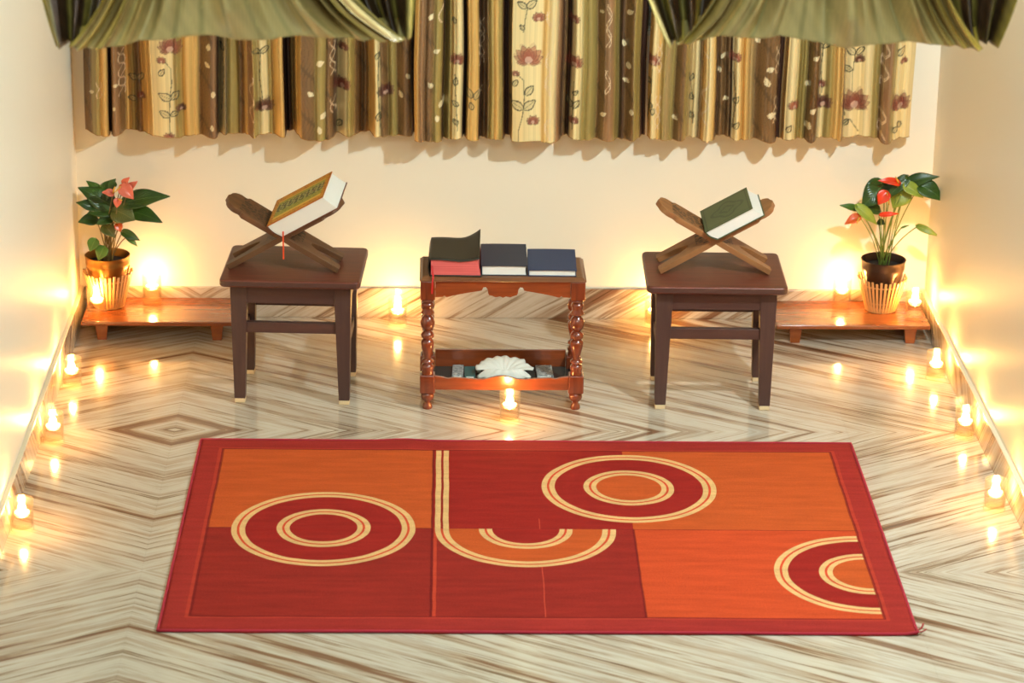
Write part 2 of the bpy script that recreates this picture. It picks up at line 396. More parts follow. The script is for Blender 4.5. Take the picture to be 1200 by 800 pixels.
# ------------------------------------------------------------------ rug
def make_rug():
    root = thing('rug', 'red and orange flatweave rug with cream ring pattern lying in front of the stools', 'rug', (.0331, -1.6175, 0), -.007)
    hw, hl = .8747, .5902; nx, ny = 150, 100; th = .007
    def dz(x, y):
        e = 0
        e += .004*math.exp(-((x+.33)/.05)**2-((y-hl)/.06)**2)        # small ruck in the far hem
        e += .0018*math.exp(-((x-.84)/.10)**2-((y+.02)/.012)**2)     # fold line
        e += .0012*(.5+.5*math.sin(x*9+y*3))*(.5+.5*math.sin(y*8-x*2))
        e += .0012*math.exp(-((y+.01)/.006)**2)
        if x > .86 and y < -.57: e += .006*min(1, (x-.86)/.015)*min(1, (-.57-y)/.02)
        return max(e, 0)
    vs = []; fs = []
    def P(i, j):
        x = -hw+2*hw*i/nx; y = -hl+2*hl*j/ny
        wx = .003*math.sin(y*11) if i in (0, nx) else 0; wy = .0025*math.sin(x*13+1)+.0015*math.sin(x*31) if j in (0, ny) else 0
        return x+wx, y+wy
    for lay in (1, 0):
        for j in range(ny+1):
            for i in range(nx+1):
                x, y = P(i, j); z = dz(x, y)
                edge = i in (0, nx) or j in (0, ny)
                vs.append((x, y, (z+(th*.6 if edge else th)) if lay else z*.3+.0002))
    K = (nx+1)*(ny+1)
    for j in range(ny):
        for i in range(nx):
            a = j*(nx+1)+i; fs.append((a, a+1, a+nx+2, a+nx+1)); fs.append((K+a, K+a+nx+1, K+a+nx+2, K+a+1))
    for i in range(nx):
        fs.append((i, K+i, K+i+1, i+1)); a = ny*(nx+1)+i; fs.append((a, a+1, K+a+1, K+a))
    for j in range(ny):
        a = j*(nx+1); fs.append((a, a+nx+1, K+a+nx+1, K+a)); a += nx; fs.append((a, K+a, K+a+nx+1, a+nx+1))
    m = mat('woven_rug', rough=.95, spec=.1); t = m.node_tree; X, Y, Z = sep(m)
    wob = (noise(t, comb(t, X*8, Y*8, 0), 1, 2)-.5)*.006
    X = X+wob; Y = Y+(noise(t, comb(t, X*9, Y*9, 5.0), 1, 2)-.5)*.005
    BORD = srgb(154, 44, 38); RED = srgb(148, 34, 28); RED2 = srgb(142, 38, 30); OR = srgb(188, 82, 36); OR2 = srgb(194, 72, 36); CR = srgb(220, 176, 116); DK = srgb(104, 22, 22); LINE = srgb(206, 74, 44)
    top = Y.gt(-.005)
    col = mixc(t, top, RED2, OR)                                        # left block
    mid = X.band(-.25, .252); right = X.gt(.252)
    col = mixc(t, mid, col, mixc(t, top, RED2, RED))
    col = mixc(t, right, col, mixc(t, top, OR2, OR))
    # seams
    seam = ((Y+.005).ab().lt(.0022)).mx((X+.25).ab().lt(.003)).mx((X-.252).ab().lt(.0028)*Y.lt(.0))
    col = mixc(t, seam*.8, col, DK)
    col = mixc(t, (X+.242).ab().lt(.004)*Y.lt(0.0)*.6, col, LINE)
    col = mixc(t, (X-.018).ab().lt(.0011)*Y.band(-.52, .06), col, srgb(190, 74, 50))
    def rings(cx, cy, r, zone, disc, clip, col):
        dx = X-cx; dy = Y-cy; d = (dx*dx+dy*dy).sq()
        c = clip
        col = mixc(t, d.lt(r)*c, col, zone)
        col = mixc(t, d.lt(r*.5)*c, col, disc)
        for a, b in ((r-.014, r), (r-.034, r-.020), (.103, .117), (.084, .097)):
            col = mixc(t, d.band(a, b)*c, col, CR)
        col = mixc(t, d.band(r-.020, r-.014)*c, col, LINE)
        col = mixc(t, d.band(.097, .103)*c, col, LINE)
        return col
    one = X.gt(-9.0)
    col = rings(-.520, -.005, .229, RED, RED, one, col)
    low = Y.lt(-.005)
    col = rings(-.017, -.008, .226, OR, RED, low, col)
    for a, b in ((-.243, -.229), (-.223, -.209)): col = mixc(t, X.band(a, b)*Y.gt(-.007), col, CR)
    col = rings(.256, .265, .226, RED, OR, one, col)
    col = rings(.803, -.263, .226, RED, OR, X.lt(.806), col)
    inner = X.ab().lt(.808)*Y.ab().lt(.517)
    col = mixc(t, inner, BORD, col)
    fr = ((X.ab()-.808).ab().lt(.0032)*Y.ab().lt(.520)).mx((Y.ab()-.517).ab().lt(.0028)*X.ab().lt(.811))
    col = mixc(t, fr*.65, col, DK)
    fr2 = (((X.ab()-.816).ab().lt(.004)*Y.ab().lt(.525)).mx((Y.ab()-.5235).ab().lt(.003)*X.ab().lt(.818)))
    col = mixc(t, fr2*.35, col, LINE)
    wv = noise(t, comb(t, X*260, Y*260, 0.0), 1, 3, .75)
    lg = noise(t, comb(t, X*6, Y*40, 0.0), 1, 3, .6)
    sh = ramp(t, wv*.6+lg*.4, [(.3, (.50, .46, .46)), (.7, (1.2, 1.18, 1.16))])
    col = mixc(t, .8, col, sh, 'MULTIPLY')
    t.links.new(col, bs(m).inputs['Base Color'])
    bump(m, wv+(1.0-seam)*1.0+(1.0-fr)*1.2, .6, .002)
    bs(m).inputs['Sheen Weight'].default_value = .0
    from_data('woven_field', vs, fs, m, root, True)
    mt = mat('red_yarn', BORD, .9)
    random.seed(5)
    fr_ = []
    tube('corner_tassel', curve_pts((hw-.004, -hl+.01, .010), (hw+.008, -hl+.004, .012), (hw+.014, -hl+.02, .022)), .0022, mt, root)
    tube('corner_tassel', curve_pts((hw-.004, -hl+.008, .008), (hw+.01, -hl-.002, .008), (hw+.02, -hl+.012, .012)), .0016, mt, root)
    # overlocked hem cord on all four sides
    bm = bmesh.new()
    pts = []
    n = 60
    for a, b in (((-hw, -hl), (hw, -hl)), ((hw, -hl), (hw, hl)), ((hw, hl), (-hw, hl)), ((-hw, hl), (-hw, -hl))):
        for i in range(n): 
            x = a[0]+(b[0]-a[0])*i/n; y = a[1]+(b[1]-a[1])*i/n
            pts.append((x, y, .0042+dz(x, y)))
    pts.append(pts[0])
    tube('hem_cord', pts, .0036, mat('crimson_hem', srgb(160, 26, 44), .9), root, 6)
make_rug()

# ------------------------------------------------------------------ stools
def make_stool(label, loc, rz):
    s = thing('wooden_stool', label, 'stool', loc, rz, 'pair of dark wooden stools')
    bm = bmesh.new()
    bm2 = bmesh.new(); add_box(bm2, (0, 0, .3585), (.384, .316, .021))
    vert = [e for e in bm2.edges if abs(e.verts[0].co.z-e.verts[1].co.z) > .01]
    bmesh.ops.bevel(bm2, geom=vert, offset=.016, segments=4, affect='EDGES', profile=.5)
    from_bm('stool_top', bm2, M_STOOL_TOP, s, bevel=.005, segs=3)
    bm2 = bmesh.new(); add_box(bm2, (0, 0, .3585), (.3845, .3165, .0195))
    vert = [e for e in bm2.edges if abs(e.verts[0].co.z-e.verts[1].co.z) > .01]
    bmesh.ops.bevel(bm2, geom=vert, offset=.016, segments=4, affect='EDGES', profile=.5)
    top = [f for f in bm2.faces if abs(f.normal.z) > .9]; bmesh.ops.delete(bm2, geom=top, context='FACES_ONLY')
    bmesh.ops.scale(bm2, vec=(1.002, 1.002, .62), space=Matrix.Translation((0, 0, -.3585)), verts=bm2.verts)
    from_bm('edge_band', bm2, M_STOOL, s)
    ox, oy = .166, .134
    for sx in (-1, 1):
        for sy in (-1, 1):
            def q(o_x, o_y, wx, z): 
                xs_ = sorted((sx*o_x, sx*(o_x-wx))); ys_ = sorted((sy*o_y, sy*(o_y-wx)))
                return [(xs_[0], ys_[0], z), (xs_[1], ys_[0], z), (xs_[1], ys_[1], z), (xs_[0], ys_[1], z)]
            l = hull8('leg', q(ox-.006, oy-.006, .030, .013), q(ox, oy, .047, .348), M_STOOL_LEG, s, .0015)
            hull8('foot_cap', q(ox-.0068, oy-.0068, .0284, 0), q(ox-.0068, oy-.0068, .0284, .0135), M_CAP, l, .002)
    for sy in (-1, 1):
        box('apron', (0, sy*(oy-.013), .3215), (2*ox-.080, .018, .053), M_STOOL, s, .001)
        box('stretcher', (0, sy*(oy-.018), .2225), (2*ox-.076, .018, .030), M_STOOL, s, .001)
    for sx in (-1, 1):
        box('apron', (sx*(ox-.013), 0, .3215), (.018, 2*oy-.080, .053), M_STOOL, s, .001)
        box('stretcher', (sx*(ox-.018), 0, .170), (.018, 2*oy-.074, .028), M_STOOL, s, .001)
    return s
SL = (-.6005, -.6150, 0); SR = (.5630, -.6480, 0)
make_stool('dark brown wooden stool on the left, carrying the stand with the ochre book', SL, R(-3))
make_stool('dark brown wooden stool on the right, carrying the stand with the green book', SR, R(-1.2))

# ------------------------------------------------------------------ carved folding book stands
ANG = R(30)
def make_stand(label, loc, rz, m):
    s = thing('folding_book_stand', label, 'book stand', loc, rz, 'carved folding book stands on the stools')
    W = .067; Lf = .176; Lt = .176
    def outline():
        p = [(-Lf, -W), (-Lf, -W+.030), (-Lf+.004, -W+.034)]
        # arch between the two feet
        for k in range(0, 13):
            a = k/12; yy = -W+.034+(2*W-.068)*a
            p.append((-Lf+.01+.088*math.sin(math.pi*a)**.55, yy))
        p += [(-Lf+.004, W-.034), (-Lf, W-.030), (-Lf, W)]
        p += [(-.03, W), (.0, W-.004), (.03, W+.002), (.116, W+.004), (.121, W-.001), (.1235, W-.007), (.128, W-.009), (.140, W-.006), (.152, W-.009), (.161, W-.017), (.168, W-.030), (.1715, W-.048), (.176, W-.060)]
        p += [(a_, -b_) for a_, b_ in [(.176, W-.060), (.1715, W-.048), (.168, W-.030), (.161, W-.017), (.152, W-.009), (.140, W-.006), (.128, W-.009), (.1235, W-.007), (.121, W-.001), (.116, W+.004)]]
        p += [(.03, -W-.002), (.03, -W), (.0, -W+.004), (-.03, -W)]
        return p
    for sgn in (1, -1):
        pl = prism('stand_panel', [((a_ if a_ < .05 else a_+.010), b_) for a_, b_ in outline()], .015, m, s, mapf=lambda a, b, d: (a, b, d), bevel=.0012)
        pl.location = (0, 0, .0952)
        # sgn 1: rises to the right (+x); -1: rises to the left
        pl.rotation_euler = (0, -ANG, 0) if sgn == 1 else (0, -(math.pi-ANG), 0)
        for k in range(3):
            box('hinge_knuckle', (0, -W+.022+k*.042, 0), (.030, .020 if k % 2 == (0 if sgn == 1 else 1) else .018, .0175), m, pl, .003)
    return s
STL = (-.6250, -.624, .3693); STR = (.5620, -.630, .3693)
make_stand('dark carved wooden folding book stand holding the ochre book', STL, R(-5), M_REHAL_DARK)
make_stand('light brown carved wooden folding book stand holding the green book', STR, R(-.5), M_REHAL_LIGHT)

# ------------------------------------------------------------------ books
def plate(name, o, a, b, n, w, l, th, m, parent, nx=1, ny=1, paint=None, bow=0, dish=0):
    """a cover board: w along a, l along b, thickness th along n, with vertex print"""
    vs = []; fs = []; cols = []
    def P(i, j, k):
        u = i/nx; v = j/ny
        return o+a*(w*u)+b*(l*v)+n*(th*k+bow*math.sin(math.pi*u)+dish*math.sin(math.pi*v))
    for k in (0, 1):
        for j in range(ny+1):
            for i in range(nx+1):
                vs.append(P(i, j, k)); cols.append(paint(i/nx, j/ny) if paint else None)
    K = (nx+1)*(ny+1)
    for j in range(ny):
        for i in range(nx):
            q = j*(nx+1)+i; fs.append((q, q+nx+1, q+nx+2, q+1)); fs.append((K+q, K+q+1, K+q+nx+2, K+q+nx+1))
    for i in range(nx):
        fs.append((i, i+1, K+i+1, K+i)); q = ny*(nx+1)+i; fs.append((q, K+q, K+q+1, q+1))
    for j in range(ny):
        q = j*(nx+1); fs.append((q, K+q, K+q+nx+1, q+nx+1)); q += nx; fs.append((q, q+nx+1, K+q+nx+1, K+q))
    ob = from_data(name, vs, fs, m, parent)
    if paint:
        at_ = ob.data.color_attributes.new('print', 'FLOAT_COLOR', 'POINT')
        at_.data.foreach_set('color', [c for cc in cols for c in (*cc, 1)])
    return ob
def solid(name, pts_lo, pts_hi, m, parent, bevel=0): return hull8(name, pts_lo, pts_hi, m, parent, bevel)

def closed_book(label, near, ang, rot, w, l, th, shear, cover_m, group, paint=None, nx=1, ny=1, back_m=None, cth=.0026, dimple=None):
    """near = world point of the lower near spine corner; cover rises with ang towards +x, spine on the left"""
    s = thing('book', label, 'book', near, 0, group)
    M = Matrix.Rotation(-ang, 3, 'Y') @ Matrix.Rotation(rot, 3, 'Z')
    a = M @ Vector((1, 0, 0)); b = M @ Vector((0, 1, 0)); n = M @ Vector((0, 0, 1))
    O = Vector((0, 0, 0)); sh = a*shear
    plate('back_cover', O, a, b, n, w, l, cth, back_m or cover_m, s)
    ins = .003
    t0 = O+n*cth; t1 = O+n*(th-cth)+sh
    def quad(o, w0, w1, l0, l1): return [o+a*w0+b*l0, o+a*w1+b*l0, o+a*w1+b*l1, o+a*w0+b*l1]
    # page block: fore edge slightly hollow
    vs = []; fs = []; k = 8
    for j in range(k+1):
        q = j/k; o = t0+(t1-t0)*q; hol = .0012*math.sin(math.pi*q)
        vs += quad(o, .0025-.004*math.sin(math.pi*q), w-ins-hol, ins, l-ins)
    for j in range(k):
        for e in range(4):
            e2 = (e+1) % 4; fs.append((j*4+e, j*4+e2, j*4+4+e2, j*4+4+e))
    fs.append((3, 2, 1, 0)); fs.append((k*4, k*4+1, k*4+2, k*4+3))
    from_data('page_block', vs, fs, M_PAGES, s)
    plate('front_cover', O+n*(th-cth)+sh, a, b, n, w, l, cth, M_COVER if paint else cover_m, s, nx, ny, paint)
    # rounded spine
    vs = []; fs = []; k = 10
    for j in range(k+1):
        q = j/k; c = O+n*(th*q)+sh*q-a*(.006*math.sin(math.pi*q)); c2 = c+a*.0022
        vs += [c, c+b*l, c2+b*l, c2]
    for j in range(k):
        for e in range(4):
            e2 = (e+1) % 4; fs.append((j*4+e, j*4+e2, j*4+4+e2, j*4+4+e))
    fs.append((0, 3, 2, 1)); fs.append((k*4, k*4+1, k*4+2, k*4+3))
    from_data('spine', vs, fs, back_m or cover_m, s)
    return s, a, b, n
random.seed(3)
G1 = np.random.RandomState(4).rand(40, 60)
def gold_cover(u, v):
    ou, ov = min(u, 1-u), min(v, 1-v)
    OC = srgb(214, 140, 34); 
    r = G1[int(v*39.9), int(u*59.9)]
    if ou < .02 or ov < .02: return srgb(186, 104, 26)
    if .15 < v < .83 and .08 < u < .93:
        vv = (v-.15)/.68
        if vv < .10 or vv > .92: return srgb(232, 190, 80) if vv < .10 else srgb(222, 168, 60)
        if vv < .36 or vv > .78: return srgb(150, 142, 44) if r > .35 else srgb(178, 164, 70)
        # inscription band: dark green with pale strokes
        k = math.sin(u*78+math.sin(v*46)*2.1)*math.cos(v*40+u*17)
        if k > .35: return srgb(206, 196, 128)
        return srgb(58, 70, 34) if r > .25 else srgb(120, 60, 28)
    if r > .78: return srgb(178, 92, 24)
    return OC
def green_cover(u, v):
    du, dv = (u-.52)/.34, (v-.5)/.32
    a = math.atan2(dv, du); d = math.hypot(du, dv); rr = .82+.14*math.cos(4*a)
    base = srgb(86, 94, 62); dk = srgb(62, 72, 46)
    if abs(d-rr) < .09 or abs(d-rr*.42) < .08: return dk
    if abs(u-.06) < .012 or abs(u-.94) < .012 or abs(v-.07) < .010 or abs(v-.93) < .010: return dk
    if d < rr and (math.sin(u*60)*math.sin(v*70) > .3): return srgb(74, 84, 54)
    return base
def on_panel(loc, x, y):       # top face of the right-rising panel of a stand
    return loc[2]+.0952+.0082/math.cos(ANG)+(x-loc[0])*math.tan(ANG)
# ochre book
nx_, ny_ = -.630, -.716
near = Vector((nx_, ny_, on_panel(STL, nx_, ny_)+.0035))
bk1, a1, b1, n1 = closed_book('thick ochre book with a green and gold printed cover, lying closed on the left stand', near, ANG+R(.5), R(-6), .181, .208, .050, -.020, M_GOLDEDGE, 'books on the folding stands', gold_cover, 90, 70, leather('brown_back_cover', srgb(112, 58, 32), .5))
rb = curve_pts((0, 0, 0), (0, 0, -.02), (.001, -.002, -.088))
p0 = a1*.014+n1*.016-b1*.002
bm = bmesh.new()
ptsr = [p0+Vector((0, -.002, 0)), p0+Vector((0, -.003, -.03)), p0+Vector((.0005, -.003, -.055)), p0+Vector((0, -.002, -.080))]
prev = None
vs = []; fs = []
for p in ptsr: vs += [p+Vector((-.0022, 0, 0)), p+Vector((.0022, 0, 0)), p+Vector((.0022, .0006, 0)), p+Vector((-.0022, .0006, 0))]
for i in range(len(ptsr)-1):
    for e in range(4): e2 = (e+1) % 4; fs.append((i*4+e, i*4+e2, i*4+4+e2, i*4+4+e))
tag(from_data('ribbon', vs, fs, M_RIB_OR, bk1), 'orange-red marker ribbon hanging from the pages')
# green book
nx_, ny_ = .563, -.716
near = Vector((nx_, ny_, on_panel(STR, nx_, ny_)+.0015))
bk2, a2, b2, n2 = closed_book('green book with an embossed medallion cover, lying closed on the right stand', near, ANG-R(.5), R(-1), .146, .190, .037, -.020, M_GREEN, 'books on the folding stands', green_cover, 80, 90)

# ------------------------------------------------------------------ side table
def make_table():
    X0, X1, Y0, Y1, H = -.2515, .2000, -.790, -.592, .388
    cx, cy = (X0+X1)/2, (Y0+Y1)/2
    s = thing('side_table', 'small reddish varnished side table with turned legs and a low tray, between the two stools', 'side table', (cx, cy, 0), 0)
    hw, hd = (X1-X0)/2, (Y1-Y0)/2
    # top: moulded slab (stepped profile)
    bm = bmesh.new(); prof = [(0, .3755), (.002, .379), (-.002, .381), (-.006, .386), (-.012, .388)]
    rings = []
    for off, z in prof: rings.append([bm.verts.new((sx*(hw+off), sy*(hd+off), z)) for sx, sy in ((-1, -1), (1, -1), (1, 1), (-1, 1))])
    bm.faces.new(rings[0][::-1]); bm.faces.new(rings[-1])
    for i in range(len(rings)-1):
        for e in range(4): e2 = (e+1) % 4; bm.faces.new((rings[i][e], rings[i][e2], rings[i+1][e2], rings[i+1][e]))
    from_bm('table_top', bm, M_TABLE_TOP, s, bevel=.001)
    prof = [(.0125, .3235), (.0165, .320), (.0165, .315), (.012, .312), (.0165, .308), (.0175, .303), (.0145, .298), (.0145, .290), (.0185, .284), (.0185, .279), (.010, .273),
            (.0165, .266), (.0198, .256), (.0202, .250), (.0185, .241), (.014, .234), (.0095, .229), (.0150, .224), (.0185, .218), (.0180, .211), (.0115, .205), (.0170, .200), (.0185, .194), (.0165, .180), (.0130, .165), (.0100, .152),
            (.0095, .148), (.0165, .143), (.0175, .138), (.0110, .133), (.0165, .128), (.0180, .121), (.0150, .113), (.0165, .108), (.0165, .1025)]
    foot = [(.0120, 0), (.0145, .004), (.0125, .012), (.0085, .018), (.0090, .022), (.0165, .028), (.0190, .036), (.0180, .043), (.0150, .0475), (.0160, .050)]
    for sx in (-1, 1):
        for sy in (-1, 1):
            px, py = sx*(hw-.0205), sy*(hd-.0205)
            l = lathe('leg', prof[::-1], M_TABLE_LEG, s, 24, True, (px, py, 0))
            box('corner_block', (px, py, .349), (.040, .040, .0535), M_TABLE_LEG, s, .0025)
            box('corner_block', (px, py, .0765), (.042, .042, .054), M_TABLE_LEG, s, .004)
            lathe('turned_foot', foot, M_TABLE_LEG, s, 24, True, (px, py, 0))
    # carved aprons
    def apron_pts(half):
        p = [(-half, .3755), (-half, .330)]
        k = half/.185
        p += [(-.165*k, .331), (-.160*k, .335), (-.155*k, .3305)]
        for i in range(7): a = i/6; p.append(((-.150+.085*a)*k, .3310+.0175*a**.8))
        p += [(-.058*k, .3500), (-.054*k, .3585), (-.047*k, .3595), (-.042*k, .353), (-.041*k, .343), (-.038*k, .337), (-.028*k, .334), (-.020*k, .3305), (-.008*k, .3330), (0, .3295)]
        q = [(-a, b) for a, b in p[::-1][1:]]
        return (p+q)[::-1]
    prism('apron', apron_pts(hw-.041), .012, M_TABLE, s, bevel=.0012).location = (0, -hd+.011, 0)
    prism('apron', apron_pts(hw-.041), .012, M_TABLE, s, bevel=.0012).location = (0, hd-.011, 0)
    for sx in (-1, 1):
        o = prism('apron', apron_pts(hd-.041), .012, M_TABLE, s, bevel=.0012); o.rotation_euler = (0, 0, R(90)); o.location = (sx*(hw-.011), 0, 0)
    # tray rails
    def rail_pts(half, hump=True):
        p = [(-half, .0595), (half, .0595), (half, .0985)]
        k = half/.185
        top = [(.165, .0960), (.150, .0915), (.135, .0945), (.10, .0925), (.062, .0900), (.045, .0905), (.030, .0945), (.012, .0990), (0, .1000)]
        p += [(a*k, b) for a, b in top]; p += [(-a*k, b) for a, b in top[::-1][1:]]; p.append((-half, .0985))
        return p
    prism('tray_rail', rail_pts(hw-.042), .010, M_TABLE, s, bevel=.001).location = (0, -hd+.012, 0)
    box('tray_rail', (0, hd-.012, .0860), (2*hw-.084, .010, .056), M_TABLE, s, .001)
    for sx in (-1, 1): box('tray_rail', (sx*(hw-.012), 0, .083), (.010, 2*hd-.084, .046), M_TABLE, s, .001)
    box('tray_floor', (0, 0, .0625), (2*hw-.028, 2*hd-.028, .004), M_TABLE, s)
    tag(box('tray_inlay', (0, 0, .0660), (2*hw-.044, 2*hd-.044, .002), M_TRAYGLASS, s), 'dark glossy inlay of the tray')
    return s
make_table()
# things in the tray (top of the inlay z = .067)
ZT = .0672
def make_shell():
    s = thing('seashell', 'white fan-shaped seashell in the tray of the side table', 'shell', (-.018, -.690, ZT))
    vs = []; fs = []; n = 56; k = 12
    for j in range(k+1):
        v = j/k
        for i in range(n+1):
            u = i/n; a = math.pi*u
            rid = 1+.05*math.sin(u*math.pi*9)*v+.03*math.sin(u*23+1)*v
            rx, ry = .078*v*rid, .064*v*rid
            x = rx*math.cos(a); y = -.02+ry*math.sin(a)*1.05
            z = .004+.036*math.sin(min(1, v*1.02)*math.pi*.62)*(.55+.45*math.sin(a))+.0022*math.sin(u*math.pi*18)*v
            vs.append((x, y, z))
    for j in range(k):
        for i in range(n):
            q = j*(n+1)+i; fs.append((q, q+1, q+n+2, q+n+1))
    o = from_data('ribbed_valve', vs, fs, M_SHELL, s, True)
    so = o.modifiers.new('s', 'SOLIDIFY'); so.thickness = .003; so.offset = -1
    vs = []; fs = []
    # lower valve, flatter, showing a frilled front lip
    for j in range(k+1):
        v = j/k
        for i in range(n+1):
            u = i/n; a = math.pi*(1+u)
            rid = 1+.04*math.sin(u*math.pi*7)*v
            vs.append((.072*v*rid*math.cos(a), -.02+.020*v*rid*math.sin(a), .003+.008*(1-v)+.024*math.sin(math.pi*v)*.8+.002*math.sin(u*40)*v))
    for j in range(k):
        for i in range(n):
            q = j*(n+1)+i; fs.append((q, q+1, q+n+2, q+n+1))
    o = from_data('front_lip', vs, fs, M_SHELL, s, True)
    so = o.modifiers.new('s', 'SOLIDIFY'); so.thickness = .003; so.offset = -1
make_shell()
M_SILVER = mat('silver_print', srgb(178, 178, 172), .35); t = M_SILVER.node_tree; P = sep(M_SILVER)
nz = noise(t, comb(t, P[0]*90, P[1]*190, 0.0), 1, 3, .7)
t.links.new(ramp(t, nz, [(.42, srgb(70, 76, 78)), (.5, srgb(150, 150, 146)), (.6, srgb(206, 204, 196))]), bs(M_SILVER).inputs['Base Color'])
def packet(name, label, c, sx, sy, h, m, rz=0, cat='packet'):
    o = thing(name, label, cat, (c[0], c[1], ZT), rz)
    box('sleeve', (0, 0, h/2), (sx, sy, h), m, o, .0012)
    box('end_flap', (0, -sy/2-.0006, h*.45), (sx*.7, .001, h*.55), M_PAGES, o)
packet('small_packet', 'narrow silver patterned packet at the left end of the tray', (-.146, -.672), .031, .085, .010, M_SILVER, R(-2))
packet('small_packet', 'wide silver patterned packet at the right end of the tray', (.096, -.672), .046, .085, .010, M_SILVER, R(2))
packet('flat_box', 'dark teal flat box left of the shell in the tray', (-.1125, -.675), .030, .078, .008, M_TEAL, 0, 'box')
packet('matchbox', 'small tan box standing next to the teal box, behind the shell in the tray', (-.087, -.650), .014, .040, .012, mat('tan_card', srgb(150, 110, 60), .6), 0, 'box')

# books on the table (table top z = .388)
TZ = .3884
def flat_book(label, x0, x1, y0, y1, th, m, tilt=0, pages=M_PAGES, white=.62):
    s = thing('book', label, 'book', ((x0+x1)/2, (y0+y1)/2, TZ), R(tilt), 'three books on the side table')
    w, l = x1-x0, y1-y0; c = .0022
    box('back_cover', (0, 0, c/2), (w, l, c), m, s, .0006)
    vs = []; fs = []; k = 8
    for j in range(k+1):
        q = j/k; hol = .0025*math.sin(math.pi*q); z = c+(th-2*c)*q
        vs += [(-w/2+.002, -l/2+.0035, z), (w/2-.003-hol, -l/2+.0035, z), (w/2-.003-hol, l/2-.0035, z), (-w/2+.002, l/2-.0035, z)]
    for j in range(k):
        for e in range(4): e2 = (e+1) % 4; fs.append((j*4+e, j*4+e2, j*4+4+e2, j*4+4+e))
    fs.append((3, 2, 1, 0)); fs.append((k*4, k*4+1, k*4+2, k*4+3))
    from_data('page_block', vs, fs, pages, s)
    a, b, n = Vector((1, 0, 0)), Vector((0, 1, 0)), Vector((0, 0, 1))
    plate('front_cover', Vector((-w/2, -l/2, th-c)), a, b, n, w, l, c, m, s, 8, 8, None, .0008)
    bm = bmesh.new()
    box('spine', (-w/2-.0008, 0, th/2), (.0022, l, th), m, s, .0008)
    return s
flat_book('charcoal hardback book, middle of the three on the side table', -.0835, .0410, -.772, -.578, .029, M_CHAR, -.6)
flat_book('thinner navy blue book, rightmost on the side table', .0455, .1765, -.776, -.590, .0185, M_NAVY, -1.2)
def soft_bible():
    x0, x1, y0, y1 = -.2235, -.0900, -.780, -.584
    s = thing('book', 'thick black limp-covered book with red page edges, leftmost on the side table', 'book', ((x0+x1)/2, (y0+y1)/2, TZ), R(-1.5), 'three books on the side table')
    w, l = x1-x0, y1-y0
    NXb, NYb = 24, 10
    def top(u, v): return .0485+.004*math.sin(math.pi*min(1, u*1.6))*(1-u)+.010*max(0, u-.55)**2*8*(.2+.8*v)+.006*u*v-.004*math.sin(math.pi*u)
    vs = []; fs = []
    for k in (0, 1):
        for j in range(NYb+1):
            for i in range(NXb+1):
                u, v = i/NXb, j/NYb
                x = -w/2+.003+u*(w-.008+.010*(1-k)*u); y = -l/2+.003+v*(l-.006)
                z = .003 if k == 0 else top(u, v)-.003
                vs.append((x, y, z))
    K = (NXb+1)*(NYb+1)
    def shell(K, nx, ny):
        f = []
        for j in range(ny):
            for i in range(nx):
                q = j*(nx+1)+i; f.append((q, q+nx+1, q+nx+2, q+1)); f.append((K+q, K+q+1, K+q+nx+2, K+q+nx+1))
        for i in range(nx):
            f.append((i, i+1, K+i+1, K+i)); q = ny*(nx+1)+i; f.append((q, K+q, K+q+1, q+1))
        for j in range(ny):
            q = j*(nx+1); f.append((q, K+q, K+q+nx+1, q+nx+1)); q += nx; f.append((q, q+nx+1, K+q+nx+1, K+q))
        return f
    tag(from_data('page_block', vs, shell(K, NXb, NYb), M_PAGES_RED, s), 'red-edged pages')
    vs = []
    for k in (0, 1):
        for j in range(NYb+1):
            for i in range(NXb+1):
                u, v = i/NXb, j/NYb
                x = -w/2-.001+u*(w+.003); y = -l/2-.001+v*(l+.002)
                lift = .016*max(0, u-.72)**1.3*1.6*(.2+.8*v)
                vs.append((x, y, top(u, v)+lift-.0028+.0022*k))
    from_data('front_cover', vs, shell(K, NXb, NYb), M_BLACK, s, True)
    vs = []
    for k in (0, 1):
        for j in range(NYb+1):
            for i in range(NXb+1):
                u, v = i/NXb, j/NYb; vs.append((-w/2-.001+u*(w+.009), -l/2-.001+v*(l+.002), .0002+.0022*k))
    from_data('back_cover', vs, shell(K, NXb, NYb), M_BLACK, s, True)
    prof = []
    vs = []; fs = []; k = 10
    for j in range(k+1):
        q = j/k; c = Vector((-w/2-.001-.005*math.sin(math.pi*q), 0, .0008+q*.0470)); c2 = c+Vector((.0024, 0, 0))
        vs += [c+Vector((0, -l/2, 0)), c+Vector((0, l/2, 0)), c2+Vector((0, l/2, 0)), c2+Vector((0, -l/2, 0))]
    for j in range(k):
        for e in range(4): e2 = (e+1) % 4; fs.append((j*4+e, j*4+e2, j*4+4+e2, j*4+4+e))
    from_data('spine', vs, fs, M_BLACK, s, True)
    p = [Vector((-w/2+.006, -l/2+.001, .030)), Vector((-w/2+.008, -l/2-.006, .012)), Vector((-w/2+.010, -l/2-.014, .004)), Vector((-w/2+.008, -l/2-.018, -.012)), Vector((-w/2+.007, -l/2-.018, -.045))]
    vs = []; fs = []
    for q in p: vs += [q+Vector((-.0024, 0, 0)), q+Vector((.0024, 0, 0)), q+Vector((.0024, .0006, 0)), q+Vector((-.0024, .0006, 0))]
    for i in range(len(p)-1):
        for e in range(4): e2 = (e+1) % 4; fs.append((i*4+e, i*4+e2, i*4+4+e2, i*4+4+e))
    tag(from_data('ribbon', vs, fs, M_RIB_RED, s), 'red marker ribbon hanging over the table edge')
soft_bible()

